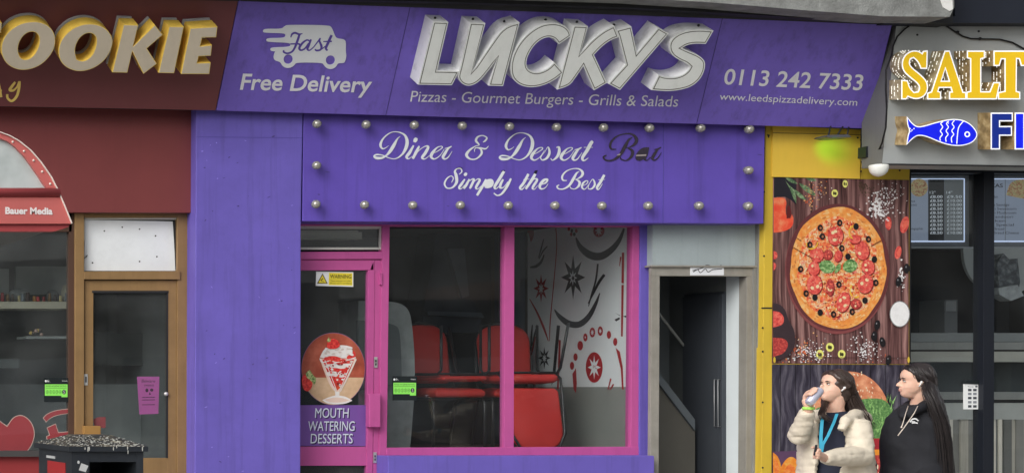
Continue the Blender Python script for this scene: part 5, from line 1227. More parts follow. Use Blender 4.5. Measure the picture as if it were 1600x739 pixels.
mb = MB(); mb.quadbox([(1558, 412), (1568, 396), (1580, 408), (1590, 404), (1594, 440), (1590, 462), (1562, 455)], 1.05, 1.18, mottle('carrier_bag', [(30, 34, 40), (60, 66, 74), (120, 126, 130)], 20)); mb.quadbox([(1560, 450), (1590, 445), (1600, 462), (1580, 470), (1562, 460)], 1.0, 1.12, mat('bag_white', (140, 146, 150), rough=.5, var=.3, vs=20)); put('carrier_bag', mb, None, 'crumpled dark and white carrier bag hanging on the pale rounded board', 'bag')
mb = MB(); mb.rect(1476, 468, 1496, 520, 1.6, 1.9, mat('machine_grey', (110, 114, 118), rough=.5)); mb.rect(1478, 470, 1494, 486, 1.58, 1.6, mat('machine_panel', (150, 154, 158), rough=.5)); put('drinks_machine', mb, None, 'small grey machine on the dark back counter of the chip shop', 'machine')
ct = thing('serving_counter', 'long stainless steel serving counter of the chip shop behind the woman in black', 'counter', P(1560, 900, .9))
mb = MB(); mb.rect(1380, 520, 1760, 534, .98, 1.3, mat('counter_dark_steel', (116, 120, 122), rough=.4, metal=.1)); put('upper_shelf', mb, ct)
mb = MB(); mb.rect(1380, 534.5, 1760, 546, .93, 1.3, STEEL); mb.rect(1380, 546, 1760, 549, .95, 1.3, DARK); mb.rect(1380, 549, 1760, 565, .94, 1.3, mat('counter_mid', (150, 150, 144), rough=.4, metal=.1)); put('upper_rail', mb, ct)
mb = MB(); mb.rect(1380, 565, 1760, 612, 1.15, 1.3, mat('counter_glass', (50, 56, 58), rough=.12, var=.3)); put('glass_panel', mb, ct)
mb = MB(); mb.rect(1380, 612, 1760, 624, .86, 1.3, STEEL); mb.rect(1380, 624, 1760, 629, .9, 1.3, DARK); put('worktop', mb, ct, bevel=.004)
mb = MB(); mb.rect(1380, 629, 1760, 655, .9, 1.3, mat('counter_front_steel', (160, 162, 160), rough=.3, metal=.1, streak=.2)); put('front_panel', mb, ct)
mb = MB(); rg = random.Random(5); x = 1380; PS = [mat('cladding_%d' % i, c, rough=.3, metal=.1, var=.15, streak=.35) for i, c in enumerate(((176, 170, 160), (126, 124, 120), (206, 200, 190), (96, 96, 94)))]
while x < 1760:
    w = rg.choice((3, 5, 7, 12, 14)); mb.rect(x, 655, x + w, 900, .90 + rg.choice((0, .015, .03)), 1.3, rg.choice(PS)); x += w
put('ribbed_cladding', mb, ct)
nt2 = thing('payment_notice', 'white notice with small icons and a black top stuck to the chip shop glass', 'notice', P(1519, 638, CY + .045))
mb = MB(); mb.rect(1505.5, 599, 1533, 639, CY + .044, CY + .048, SWH); put('sheet', mb, nt2)
mb = MB(); mb.quadbox([(1507, 596), (1512, 593.5), (1532, 595), (1533.5, 600), (1505.5, 599)], CY + .036, CY + .048, SBK); put('clip', mb, nt2)
mb = MB(); pl = facing(CY + .0438); IC = [mat('icon_%d' % i, c, rough=.5) for i, c in enumerate(((60, 64, 70), (170, 120, 60), (120, 124, 130), (90, 96, 110)))]
for r_i, y in enumerate((607, 613, 619.5, 626, 632.5)):
    for x0 in (1512.5, 1520.5): mb.ext(pl, [[(x0, y), (x0 + 5.4, y), (x0 + 5.4, y + 3.8), (x0, y + 3.8)]], 0, .0006, IC[(r_i * 2 + int(x0)) % 4])
text(mb, pl, 'We accept', 1512, 1521, 604.5, 604.5, 1.8, INK, z=.0006); mb.ext(pl, [ellipse(1525.5, 603.5, 2, 1.4, 10)], 0, .0006, IC[0])
put('icons', mb, nt2)

# ---------------------------------------------------------------- bus shelter (front left)
bsh = thing('bus_shelter', 'red framed bus shelter end with a curved glazed gable in front of the sweet shop', 'bus shelter', P(-94, 349, -7) * 1.0)
SR = mat('shelter_red', (174, 92, 88), rough=.35, var=.06, dirt=.15, dcol=(150, 90, 86)); SRD = mat('shelter_red_dark', (150, 62, 64), rough=.4); SW = mat('shelter_white_edge', (236, 224, 214), rough=.4)
SHY = -7.0
out_r = [(0, 207), (15, 212.5), (30, 221), (48, 235.5), (64, 254), (80, 277), (90, 297), (100, 320), (112, 349.5)]
in_r = [(0, 216.5), (12, 221), (24, 230), (40, 247), (56, 269.5), (68, 288), (74, 296)]
mid = -94
top = [(mid, 186), (-60, 189), (-30, 196.5)]
itop = [(mid, 195), (-60, 198.5), (-30, 206)]
def mir(l): return [(2 * mid - x, y) for x, y in l]
arcO = smooth_loop(top + out_r, 1, 60); arcI = itop + in_r
O_ = top + out_r; full_o = mir(O_[1:])[::-1] + O_
I_ = itop + in_r; full_i = mir(I_[1:])[::-1] + I_
mb = MB(); band = [p for p in full_o if p[1] < 300] + [(93, 303), (80, 303)][0:1]
half_o = [p for p in full_o if p[1] <= 299]
mb.quadbox(half_o + full_i[::-1], SHY, SHY + .05, SR); ga = put('gable_arch', mb, bsh)
mb = MB(); oo = [inset(full_o, -1.6)][0]
n_ = len(full_o)
for i in range(n_ - 1): mb.quadbox([full_o[i], full_o[i + 1], (full_o[i + 1][0] + (1.3 if full_o[i + 1][0] > mid else -1.3), full_o[i + 1][1] - .9), (full_o[i][0] + (1.3 if full_o[i][0] > mid else -1.3), full_o[i][1] - .9)], SHY - .01, SHY + .06, SW)
put('edge_trim', mb, bsh)
for x, y in ((37.5, 236.5), (52.5, 251), (66, 268.5), (78.5, 287.5), (20, 222)):
    mb = MB(); mb.ball(P(x, y, SHY), .005, SW, 8, 6); put('rivet', mb, ga)
mb = MB(); mb.quadbox(full_i, SHY + .02, SHY + .03, mottle('shelter_glass', [(150, 158, 156), (186, 194, 193), (200, 206, 205)], 3, rough=.2, k=1.1)); put('gable_glass', mb, bsh)  # frosted pane, with sky reflection put into its pale grey
mb = MB(); mb.tube([P(-282, 301, SHY + .0), P(93, 301, SHY)], .019, SRD, 10); put('cross_tube', mb, bsh)
mb = MB(); mb.quadbox([(-284, 308), (95.5, 308), (111, 349.5), (-300, 349.5)], SHY - .002, SHY + .05, SR)
mb.quadbox([(-300, 349.5), (111, 349.5), (106, 355), (85, 361.5), (-285, 361.5)], SHY + .012, SHY + .06, SRD); fb = put('fascia_board', mb, bsh)
mb = MB(); text(mb, facing(SHY - .002), 'Bauer Media', 8, 82, 334, 335, 9.8, mat('shelter_letter', (240, 232, 230), rough=.4), z=.002, bold=.04); put('lettering', mb, fb)
mb = MB(); v = [P(x, y, SHY + .05) for x, y in full_o]; bk = [Vector((p.x, SHY + 2.6, p.z)) for p in v]; n_ = len(v)
mb.add(v + bk, [(i, i + 1, i + 1 + n_, i + n_) for i in range(n_ - 1)], mat('shelter_roof', (120, 124, 124), rough=.4)); put('roof', mb, bsh)
for x, dy in ((-60, .03), (-250, .03), (-60, 2.4), (-250, 2.4)):
    q = P(x, 355, SHY); mb = MB(); mb.box((q.x - .03, SHY + dy, 0), (q.x + .03, SHY + dy + .06, q.z), SRD); put('post', mb, bsh)

# ---------------------------------------------------------------- litter bin
bn = thing('litter_bin', 'black square litter bin with a droppings covered lid in front of the brown door', 'litter bin', P(168, 0, -4.5) * 1)
bx0, bx1 = X(112, -4.5), X(224, -4.5); by0, by1 = -4.5, -3.82; zt = 1.166
bn.location = ((bx0 + bx1) / 2, (by0 + by1) / 2, 0)
BB = mat('bin_black', (46, 50, 56), rough=.4, var=.15, vs=8, dirt=.2, dcol=(90, 92, 92)); BI = mat('bin_inside', (16, 17, 19), rough=.8)
mb = MB()
w = .05
mb.box((bx0, by0, 0), (bx0 + w * 1.9, by1, zt), BB); mb.box((bx1 - w * .75, by0, 0), (bx1, by1, zt), BB); mb.box((bx0 + w * 1.9, by1 - .04, 0), (bx1 - w * .75, by1 - .003, zt), BB)
mb.box((bx0 + w * 1.9, by0 + .003, zt - .055), (bx1 - w * .75, by0 + .05, zt), BB); mb.box((bx0 + w * 1.9, by0 + .003, 0), (bx1 - w * .75, by0 + .05, .78), BB)
put('body', mb, bn)
mb = MB(); mb.box((bx0 + w * 1.9, by0 + .1, .05), (bx1 - w * .75, by0 + .56, .80), BI); put('liner', mb, bn)
mb = MB(); mb.box((bx0 - .004, by0 + .12, .45), (bx0, by1 - .2, zt - .065), mat('bin_red', (176, 50, 52), rough=.4)); mb.box((bx0 - .005, by0 + .33, zt - .05), (bx0, by1 - .18, zt - .036), SWH); put('side_panel', mb, bn)
o_ = .02; lid = mottle('bin_lid', [(44, 46, 50), (74, 72, 66), (128, 120, 100), (190, 186, 170)], 22, detail=6, rough=.7, pos=[.35, .52, .60, .70])
tz = zt + .028; hx, hy = .10, .24
q0 = [(bx0 - o_, by0 - o_), (bx1 + o_, by0 - o_), (bx1 + o_, by1 + o_), (bx0 - o_, by1 + o_)]; q1 = [(bx0 + hx, by0 + hy), (bx1 - hx, by0 + hy), (bx1 - hx, by1 - hy), (bx0 + hx, by1 - hy)]
mb = MB(); mb.add([(x, y, zt + .001) for x, y in q0] + [(x, y, tz) for x, y in q0] + [(x, y, tz + .055) for x, y in q1], [(3, 2, 1, 0), (0, 1, 5, 4), (1, 2, 6, 5), (2, 3, 7, 6), (3, 0, 4, 7)], BB)
mb.add([(x, y, tz) for x, y in q0] + [(x, y, tz + .055) for x, y in q1], [(0, 1, 5, 4), (1, 2, 6, 5), (2, 3, 7, 6), (3, 0, 4, 7), (4, 5, 6, 7)], lid); ld = put('lid', mb, bn)
mb = MB(); rg = random.Random(3); DP = mat('droppings', (232, 232, 224), rough=.9, var=.2, vs=40)
for _ in range(240):
    a = rg.random(); s = rg.random() ** .6
    ex, ey = q0[0][0] + a * (q0[1][0] - q0[0][0]), q0[0][1]
    tx, ty = q1[0][0] + a * (q1[1][0] - q1[0][0]), q1[0][1]
    if rg.random() < .25: ex, ey = q0[0][0], q0[0][1] + a * (q0[3][1] - q0[0][1]); tx, ty = q1[0][0], q1[0][1] + a * (q1[3][1] - q1[0][1])
    c = Vector((ex + (tx - ex) * (1 - s), ey + (ty - ey) * (1 - s), tz + .055 * (1 - s) + .001))
    mb.ball(c, (rg.uniform(.002, .008), rg.uniform(.003, .011), rg.uniform(.001, .003)), DP, 6, 4)
for _ in range(9):
    a = rg.random(); mb.ball(Vector((q0[0][0] + a * (q0[1][0] - q0[0][0]), q0[0][1] - .001, tz - rg.uniform(.0, .03))), (.003, .002, rg.uniform(.006, .016)), DP, 6, 4)
put('droppings', mb, ld, kind='stuff')
mb = MB(); bpl = facing(by0 - .001); mb.ext(bpl, [[(127, 723), (138, 727), (134, 737), (123, 734)]], 0, .001, SWH); mb.ext(bpl, [ellipse(122.5, 721.5, 2, 2.6, 8)], 0, .001, SWH); put('torn_label', mb, bn)


# ---------------------------------------------------------------- low buildings across the street, unseen, added for the glass to mirror
ob = thing('unseen_street_block', 'unseen row of low buildings across the street, added for the shop glass to mirror', 'building', (0, -38, -.13))
rg = random.Random(2); x = -60
cl = [(104, 96, 90), (140, 134, 126), (84, 80, 80), (122, 104, 94)]; k = 0
fw = mat('far_window_sky', (200, 206, 210), rough=.2); fd = mat('far_dark', (40, 42, 46), rough=.4)  # pale panes have the reflected sky painted into their colour
while x < 60:
    w = rg.uniform(5, 9); h = rg.uniform(4.0, 6.2)
    mb = MB(); mb.box((x, -44, -.13), (x + w - .05, -38, h), mat('far_wall_%d' % (k % 4), cl[k % 4], rough=.9, var=.2, vs=.6)); wl2 = put('wall', mb, ob)
    mb = MB(); mb.box((x + .4, -38.08, .2), (x + w - .5, -37.97, 2.4), fd if k % 2 else fw); put('shop_window', mb, wl2)
    if h > 4.6:
        for j in range(2): mb = MB(); mb.box((x + .8 + j * w * .5, -38.08, 3.2), (x + 2.0 + j * w * .5, -37.97, 4.4), fw if k % 2 else fd); put('window', mb, wl2)
    x += w; k += 1
# ================================================================ people
from mathutils import noise
def bake(name, mb, parent, voxel, m, smooth=4, disp=0, dscale=9, ridge=None, mats=None):
    o = put(name, mb, parent)
    md = o.modifiers.new('r', 'REMESH'); md.mode = 'VOXEL'; md.voxel_size = voxel
    s = o.modifiers.new('s', 'SMOOTH'); s.iterations = smooth; s.factor = .5
    bpy.context.view_layer.update()
    me = bpy.data.meshes.new_from_object(o.evaluated_get(bpy.context.evaluated_depsgraph_get()))
    o.modifiers.clear(); old = o.data; o.data = me; bpy.data.meshes.remove(old)
    me.materials.clear(); me.materials.append(m)
    org = wloc(o)
    if disp or ridge:
        ns = [v.normal.copy() for v in me.vertices]
        for v, n in zip(me.vertices, ns):
            w = v.co + org
            a = disp * (noise.noise(w * dscale) + .5 * noise.noise(w * dscale * 2.3)) if disp else 0
            if ridge: a += ridge(w)
            v.co += n * a
    me.polygons.foreach_set('use_smooth', [True] * len(me.polygons)); me.update()
    return o
HEADP = [(-.012, .060, .000, .020), (.000, .080, -.015, .030), (.014, .090, -.025, .037), (.030, .0865, -.045, .050), (.040, .091, -.060, .055), (.049, .0885, -.068, .059), (.058, .0925, -.078, .061), (.066, .088, -.086, .063),
         (.085, .083, -.094, .068), (.102, .079, -.097, .070), (.115, .084, -.099, .071), (.128, .0895, -.100, .072), (.150, .089, -.100, .073), (.170, .080, -.095, .070), (.190, .060, -.080, .060), (.206, .034, -.052, .042), (.216, .006, -.018, .015)]
def head(mb, Mx, m, sc_=1.0):
    n = 24; v = []
    for z, f, b, w in HEADP:
        for k in range(n):
            a = 2 * math.pi * k / n; c, s = math.cos(a), math.sin(a)
            mid_ = (f + b) / 2; h = (f - b) / 2
            e = .86 if c > 0 else 1.0
            x = mid_ + h * math.copysign(abs(c) ** e, c); y = w * math.copysign(abs(s) ** .95, s)
            if c > 0 and z < .05: y *= 1 - .12 * c
            v.append(Mx @ (Vector((x, y, z - .10)) * sc_))
    N = len(HEADP); f = [(i * n + k, i * n + (k + 1) % n, (i + 1) * n + (k + 1) % n, (i + 1) * n + k) for i in range(N - 1) for k in range(n)]
    f += [tuple(range(n - 1, -1, -1)), tuple(range((N - 1) * n, N * n))]
    mb.add(v, f, m, True)
    g = lambda x, y, z: Mx @ (Vector((x, y, z - .10)) * sc_)
    # nose
    mb.tube([g(.076, 0, .110), g(.092, 0, .095), g(.107, 0, .081), g(.112, 0, .0745), g(.092, 0, .066)], [.006 * sc_, .0072 * sc_, .0082 * sc_, .0085 * sc_, .007 * sc_], m, 8)
    for s in (-1, 1): mb.ball(g(.0925, s * .011, .0715), .007 * sc_, m, 8, 6)
    mb.tube([g(.086, -.018, .0455), g(.0965, 0, .047), g(.086, .018, .0455)], [.003 * sc_, .006 * sc_, .003 * sc_], m, 8); mb.tube([g(.085, -.016, .0365), g(.0945, 0, .037), g(.085, .016, .0365)], [.003 * sc_, .006 * sc_, .003 * sc_], m, 8)
    for s in (-1, 1):      # ears and cheek bones
        e = [g(-.004, s * .071, .118), g(-.012, s * .080, .112), g(-.014, s * .082, .098), g(-.008, s * .078, .084), g(.002, s * .071, .078)]
        mb.tube(e, [.008 * sc_, .010 * sc_, .0095 * sc_, .008 * sc_, .006 * sc_], m, 8)
    return g
def face_bits(parent, g, lipm, browm, openness=1.0):
    EW, EI = mat('eye_white', (226, 220, 214), rough=.25, var=0), mat('eye_iris', (40, 28, 22), rough=.15, var=0)
    for s in (-1, 1):
        mb = MB(); c = g(.0765, s * .032, .103); ax = (g(.2, s * .032, .103) - c).normalized()
        mb.ball(c, (.0095, .0095, .0055), EW, 10, 8); mb.ball(c + ax * .0056, (.0052, .0052, .0048), EI, 8, 6); put('eye', mb, parent)
        mb = MB(); mb.tube([g(.083, s * .018, .1085), g(.0865, s * .030, .1105), g(.078, s * .046, .1065)], [.0016, .0026, .0016], mat('lash', (36, 26, 24), rough=.6), 6)
        mb.tube([g(.0885, s * .014, .120), g(.0895, s * .030, .1245), g(.079, s * .050, .1195)], [.0026, .0034, .0014], browm, 6); put('eyebrow', mb, parent)
    mb = MB(); mb.tube([g(.0865, -.021, .0455), g(.0985, 0, .0465), g(.0865, .021, .0455)], [.001, .0036, .001], lipm, 8); mb.tube([g(.0855, -.019, .0375), g(.0965, 0, .0372), g(.0855, .019, .0375)], [.001, .0038, .001], lipm, 8)
    put('lips', mb, parent)
def hmat(origin, yaw, pitch, roll=0):    # local +x = where the face looks; yaw 0 = towards the street (-Y), positive turns to the photo's left
    return Matrix.Translation(origin) @ Matrix.Rotation(math.radians(-90 - yaw), 4, 'Z') @ Matrix.Rotation(math.radians(-pitch), 4, 'Y') @ Matrix.Rotation(math.radians(roll), 4, 'X')
def grip(mb, C, ax, R, pd, span, m, thumb=True, step=.019, fr=.0088):   # hand closed round a cylinder; pd points from the axis to the palm
    ax = Vector(ax).normalized(); pd = Vector(pd); pd = (pd - ax * pd.dot(ax)).normalized(); sd = ax.cross(pd)
    dirn = lambda t: pd * math.cos(t) + sd * math.sin(t)
    r = R + fr
    mb.tube([C + ax * -.034 + pd * (R + .013), C + ax * -.010 + pd * (R + .017), C + ax * .014 + pd * (R + .017), C + ax * .036 + pd * (R + .012)], [(.026, .015), (.032, .017), (.032, .017), (.024, .013)], m, 10)
    for i, (ln, k) in enumerate(((.86, -1.5), (1.0, -.5), (1.04, .5), (.95, 1.5))):
        T = [math.copysign(x, span) for x in (0.15, .55, 1.0, 1.5, 2.0, abs(span) * ln)]
        mb.tube([C + ax * (k * step) + dirn(t) * (r + (.004 if j in (1, 3) else .001)) for j, t in enumerate(T)], [fr * 1.12, fr * 1.08, fr, fr * 1.0, fr * .9, fr * .72], m, 8)
    if thumb:
        s = -math.copysign(1, span)
        mb.tube([C + ax * .030 + dirn(s * .1) * (r + .004), C + ax * .038 + dirn(s * .7) * (r + .004), C + ax * .036 + dirn(s * 1.3) * r, C + ax * .030 + dirn(s * 1.75) * r], [fr * 1.35, fr * 1.2, fr * 1.05, fr * .8], m, 8)
    return C + pd * (R + .014)
def ring(c, f, l, rf, rl, n=28, a0=0, a1=360):
    return [c + f * rf * math.cos(math.radians(a0 + (a1 - a0) * k / n)) + l * rl * math.sin(math.radians(a0 + (a1 - a0) * k / n)) for k in range(n + (0 if a1 - a0 == 360 else 1))]
def loft(mb, rings, m):
    n = len(rings[0]); v = [p for r in rings for p in r]; N = len(rings)
    f = [(i * n + k, i * n + (k + 1) % n, (i + 1) * n + (k + 1) % n, (i + 1) * n + k) for i in range(N - 1) for k in range(n)]
    f += [tuple(range(n - 1, -1, -1)), tuple(range((N - 1) * n, N * n))]
    mb.add(v, f, m, True)
SKIN = mat('skin', (226, 184, 162), rough=.5, var=.06, vs=30, k=1.0)
SKIN.node_tree.nodes['Principled BSDF'].inputs['Subsurface Weight'].default_value = .15
SKIN.node_tree.nodes['Principled BSDF'].inputs['Subsurface Radius'].default_value = (.012, .005, .003)
LIP = mat('lips', (192, 122, 112), rough=.4, k=1.0)
def hairmat(name, c):
    m = mat(name, c, rough=.38, var=.45, vs=18, spec=.5, k=1.0); return m
HAIR1, HAIR2 = hairmat('hair_brown', (66, 52, 46)), hairmat('hair_black', (48, 42, 42))
BUDW = mat('earbud_white', (238, 238, 238), rough=.25, var=0)
TROU = mat('black_trousers', (40, 40, 44), rough=.8, var=.2); SHOE = mat('white_trainers', (210, 208, 204), rough=.5)
def lower(parent, cx, cy, f, l, hip_z, m_tr):
    for s in (-1, 1):
        pass
def legs(mb, base, f, l, hip, m, rad=1.0):
    for s, st in ((1, .05), (-1, -.03)):
        h = base + l * s * .085 + Vector((0, 0, hip)); k = base + l * s * .09 + f * (st + .03) + Vector((0, 0, hip * .53)); a = base + l * s * .09 + f * st + Vector((0, 0, .09))
        mb.tube([h, h * .5 + k * .5, k, k * .5 + a * .5, a], [.095 * rad, .085 * rad, .062 * rad, .058 * rad, .044 * rad], m, 12)
        yield a
def shoes(parent, ank, f):
    for a in ank:
        mb = MB(); b = Vector((a.x, a.y, 0)); up = Vector((0, 0, 1))
        mb.tube([b - f * .07 + up * .045, b - f * .02 + up * .05, b + f * .06 + up * .045, b + f * .13 + up * .035, b + f * .175 + up * .03], [(.036, .045), (.042, .05), (.046, .043), (.044, .033), (.025, .025)], SHOE, 12)
        put('shoe', mb, parent)

def strands(hair, guides, m, rnd, n=16):
    mb = MB(); org = wloc(hair)
    for pts, spread, r in guides:
        for _ in range(n):
            o1 = Vector((rnd.gauss(0, 1), rnd.gauss(0, 1), rnd.gauss(0, .6))) * spread
            q = [p + o1 * (.75 + .25 * i) * (1 if i else .8) + Vector((rnd.gauss(0, .1), rnd.gauss(0, .1), 0)) * spread for i, p in enumerate(pts)]
            q = [Vector(a) for a in crom([tuple(v) for v in q], 4)]
            k = len(q); mb.tube(q, [r * rnd.uniform(.7, 1.3) * (1 - .75 * (i / (k - 1)) ** 3) for i in range(k)], m, 5)
    me = bpy.data.meshes.new('s'); me.from_pydata([tuple(v - org) for v in mb.v], [], mb.f)
    bm = bmesh.new(); bm.from_mesh(hair.data); bm.from_mesh(me); bm.to_mesh(hair.data); bm.free(); bpy.data.meshes.remove(me)
    hair.data.polygons.foreach_set('use_smooth', [True] * len(hair.data.polygons)); hair.data.update()
def cap_guides(hb, side_r, back):     # strands combed from the parting over the skull
    G = []
    for s in (-1, 1):
        for t in range(8):
            x0 = .055 - t * .017
            G.append(([hb(x0, s * .004, .208 + .006 * min(t, 3)), hb(x0 - .012, s * .045, .205 - .002 * t), hb(max(x0 - .028, -.08), s * (side_r - .006 - .012 * (t > 4)), .165 - .003 * t), hb(max(x0 - .048 - .002 * t, -.088), s * (side_r - .02 * (t > 4)), .118), hb(-.075 - .002 * t, s * (side_r - .012), .07)], .0045, .0022))
    return G
# ---------------------------------------------------------------- woman in the cream coat
PY = -2.15
base = P(1306, 0, PY); base.z = 0
w1 = thing('person', 'woman in a cream padded coat drinking from a silver can', 'person', base, 'two women walking past the posters')
psi = math.radians(62); f = Vector((-math.sin(psi), -math.cos(psi), 0)); l = Vector((math.cos(psi), -math.sin(psi), 0)); UP = Vector((0, 0, 1))
bd = MB()
hx_ = hmat(P(1304, 605, PY - .02), 84, 13, 4)
g = head(bd, hx_, SKIN, .93)
nb = P(1306, 645, PY + .0)
bd.tube([hx_ @ Vector((-.025, 0, -.05)), (hx_ @ Vector((-.02, 0, -.09)) + nb) / 2, nb, nb - UP * .05], [.054, .050, .056, .085], SKIN, 14)
tor = lambda z, rf, rl, off=0: ring(Vector((base.x, base.y, z)) + f * off, f, l, rf, rl)
loft(bd, [tor(.78, .11, .15), tor(.86, .115, .155), tor(1.0, .095, .125), tor(1.12, .10, .135, .01), tor(1.22, .105, .145, .01), tor(1.30, .085, .13), tor(1.345, .055, .075)], SKIN)
shR, elR, wrR = P(1276, 656, PY + .14), P(1248, 680, PY - .04), P(1264, 637, PY - .17)
shL, elL, wrL = P(1339, 660, PY - .16), P(1347, 712, PY - .24), P(1288, 715, PY - .36)
bd.tube([shR, elR, wrR], [.045, .038, .028], SKIN, 10); bd.tube([shL, elL, wrL], [.045, .038, .028], SKIN, 10)
cA, cB = P(1263, 630, PY - .22), P(1284, 606, PY - .20)          # can axis, base to rim
cax = (cB - cA).normalized(); cR = .0275
hc = cA + (cB - cA) * .52
palm = grip(bd, hc, cax, cR, Vector((-.25, .93, .2)), 2.1, SKIN)
bd.tube([wrR, (wrR + palm) * .5 + Vector((-.012, .01, 0)), palm], [.027, .027, .024], SKIN, 10)
kC = P(1273, 708, PY - .43); kax = Vector((.12, -.1, 1)).normalized()
palm2 = grip(bd, kC, kax, .014, Vector((.75, .45, -.1)), -2.5, SKIN, step=.0175, fr=.0085)
bd.tube([wrL, (wrL + palm2) * .5, palm2], [.027, .026, .026], SKIN, 10)
ank = list(legs(bd, base, f, l, .84, SKIN, .8))
for a in ank: bd.tube([a + UP * .02, a - UP * .045 + f * .03, a - UP * .06 + f * .13], [.038, .035, .025], SKIN, 8)
body = bake('body', bd, w1, .0052, SKIN, 3)
face_bits(w1, g, LIP, HAIR1)
mb = MB(); list(legs(mb, base, f, l, .86, TROU, 1.12)); loft(mb, [tor(.76, .13, .17), tor(.86, .13, .17), tor(.95, .12, .155), tor(.98, .115, .15)], TROU); bake('trousers', mb, w1, .014, TROU, 4, .004)
shoes(w1, ank, f)
SHIRT = mat('navy_shirt', (34, 38, 54), rough=.8, var=.15, vs=12, k=1.1)
mb = MB(); loft(mb, [tor(.90, .135, .175), tor(1.0, .125, .155), tor(1.12, .130, .160, .012), tor(1.22, .130, .165, .012), tor(1.29, .105, .145, .006), tor(1.335, .070, .095), tor(1.352, .062, .075)], SHIRT); bake('shirt', mb, w1, .011, SHIRT, 5, .005, 8)
COAT = mat('cream_coat', (206, 196, 178), rough=.6, var=.10, vs=14, k=1.15, bump=.45, bs=24)
mb = MB()
def coat_shell(levels):       # open down the front: angle from the front direction runs from left edge round the back to the right edge
    n = 30; outer = []; inner = []
    for z, rf, rl, aL, aR, off in levels:
        c = Vector((base.x, base.y, z)) + f * off
        for rr, L_ in ((0, outer), (.034, inner)):
            L_.append([c + f * (rf - rr) * math.cos(t) + l * (rl - rr) * math.sin(t) for t in [math.radians(aL + (360 - aR - aL) * k / n) for k in range(n + 1)]])
    rings = [o_ + i_[::-1] for o_, i_ in zip(outer, inner)]
    loft(mb, rings, COAT)
coat_shell([(.66, .215, .265, 20, 14, 0), (.74, .215, .265, 21, 12, 0), (.84, .205, .25, 24, 10, 0), (.94, .19, .232, 28, 9, 0), (1.04, .185, .222, 34, 7, .005), (1.14, .182, .218, 40, 6, .01), (1.22, .172, .212, 46, 8, .01), (1.28, .145, .19, 54, 14, .005), (1.325, .11, .15, 70, 34, -.005), (1.35, .085, .105, 80, 45, -.01)])
def sleeve(pts, rs, n=16): mb.tube(pts, rs, COAT, n)
sleeve([shR + UP * .015, shR * .6 + elR * .4 + Vector((-.012, 0, -.01)), elR * .8 + shR * .2 + Vector((-.008, 0, -.008)), elR, elR * .75 + wrR * .25, elR * .4 + wrR * .6, wrR * .9 + elR * .1], [.070, .072, .068, .064, .060, .052, .042])
sleeve([shL, shL * .6 + elL * .4, elL * .75 + shL * .25, elL + Vector((.0, 0, 0)), elL * .7 + wrL * .3, elL * .4 + wrL * .6, wrL * .85 + elL * .15, wrL], [.076, .078, .074, .070, .067, .060, .048, .040])
hood = [P(1314, 672, PY - .22), P(1321, 657, PY - .21), P(1335, 649, PY - .12), P(1344, 648, PY - .0), P(1334, 645, PY + .10), P(1312, 644, PY + .14), P(1290, 644, PY + .08), P(1281, 648, PY + .0), P(1281, 656, PY - .06)]
mb.tube(hood, [.022, .032, .040, .046, .048, .046, .040, .030, .022], COAT, 14)
mb.tube([P(1337, 655, PY - .03), P(1349, 655, PY + .03), P(1340, 650, PY + .13)], [.05, .055, .05], COAT, 12)
def quilts(w):
    gz = (w.z * 10.5 + .25 * noise.noise(w * 4)) % 1 - .5; return .0015 - .0045 * math.exp(-(gz / .07) ** 2) + .0030 * noise.noise(w * 30) - .010 * max(0, .14 - abs(noise.noise(Vector((w.x * 8, w.y * 8, w.z * 22))))) * 1.6 + .004 * abs(noise.noise(Vector((w.x * 9, w.y * 9, w.z * 34))))
bake('coat', mb, w1, .0095, COAT, 6, .0022, 9, quilts)
LAN = mat('blue_lanyard', (70, 172, 204), rough=.5, var=.06, k=1.1)
fr_ = lambda px, py: P(px, py, PY - .0)
mb = MB()
def strap(pts, w, m):
    v = []
    for p in pts: v += [p + Vector((-w, 0, 0)), p + Vector((w, 0, 0)), p + Vector((w, .004, 0)), p + Vector((-w, .004, 0))]
    n = len(pts); fs = [(i * 4 + k, i * 4 + (k + 1) % 4, i * 4 + 4 + (k + 1) % 4, i * 4 + 4 + k) for i in range(n - 1) for k in range(4)]
    fs += [(0, 1, 2, 3), (4 * n - 4, 4 * n - 1, 4 * n - 2, 4 * n - 3)]; mb.add(v, fs, m)
strap([P(1308, 646, PY - .10), P(1303, 660, PY - .145), P(1294, 680, PY - .175), P(1286, 694, PY - .185), P(1284, 706, PY - .187)], .009, LAN)
strap([P(1286, 648, PY - .12), P(1284.5, 660, PY - .15), P(1283, 680, PY - .175), P(1283, 694, PY - .187), P(1284, 706, PY - .19)], .010, LAN)
put('lanyard', mb, w1)
# hair
mb = MB()
hb_ = lambda x, y, z: hx_ @ (Vector((x, y, z - .10)) * .93)
mb.ball(hb_(-.024, 0, .135), (.092, .084, .098), HAIR1, 20, 14, hx_.to_3x3()); mb.ball(hb_(-.056, 0, .095), (.060, .078, .095), HAIR1, 18, 12, hx_.to_3x3())
mb.tube([hb_(.062, .0, .197), hb_(.05, .045, .178), hb_(.03, .070, .150), hb_(-.005, .082, .128), hb_(-.04, .085, .10)], [.016, .020, .018, .016, .02], HAIR1, 10)
mb.tube([hb_(.062, .0, .197), hb_(.05, -.045, .178), hb_(.03, -.070, .150), hb_(.01, -.080, .10), hb_(.01, -.076, .04), hb_(.02, -.06, -.02)], [.016, .020, .018, .014, .014, .014], HAIR1, 10)
for (dx, dy) in ((0, .02), (8, -.02), (-8, .05), (4, .07)):
    mb.tube([hb_(-.07, .03, .10), P(1326 + dx * .6, 618, PY + .03 + dy), P(1334 + dx, 636, PY + .02 + dy), P(1343 + dx, 650, PY + .0 + dy), P(1351 + dx * 1.3, 664, PY - .0 + dy)], [.05, .042, .036, .026, .008], HAIR1, 10)
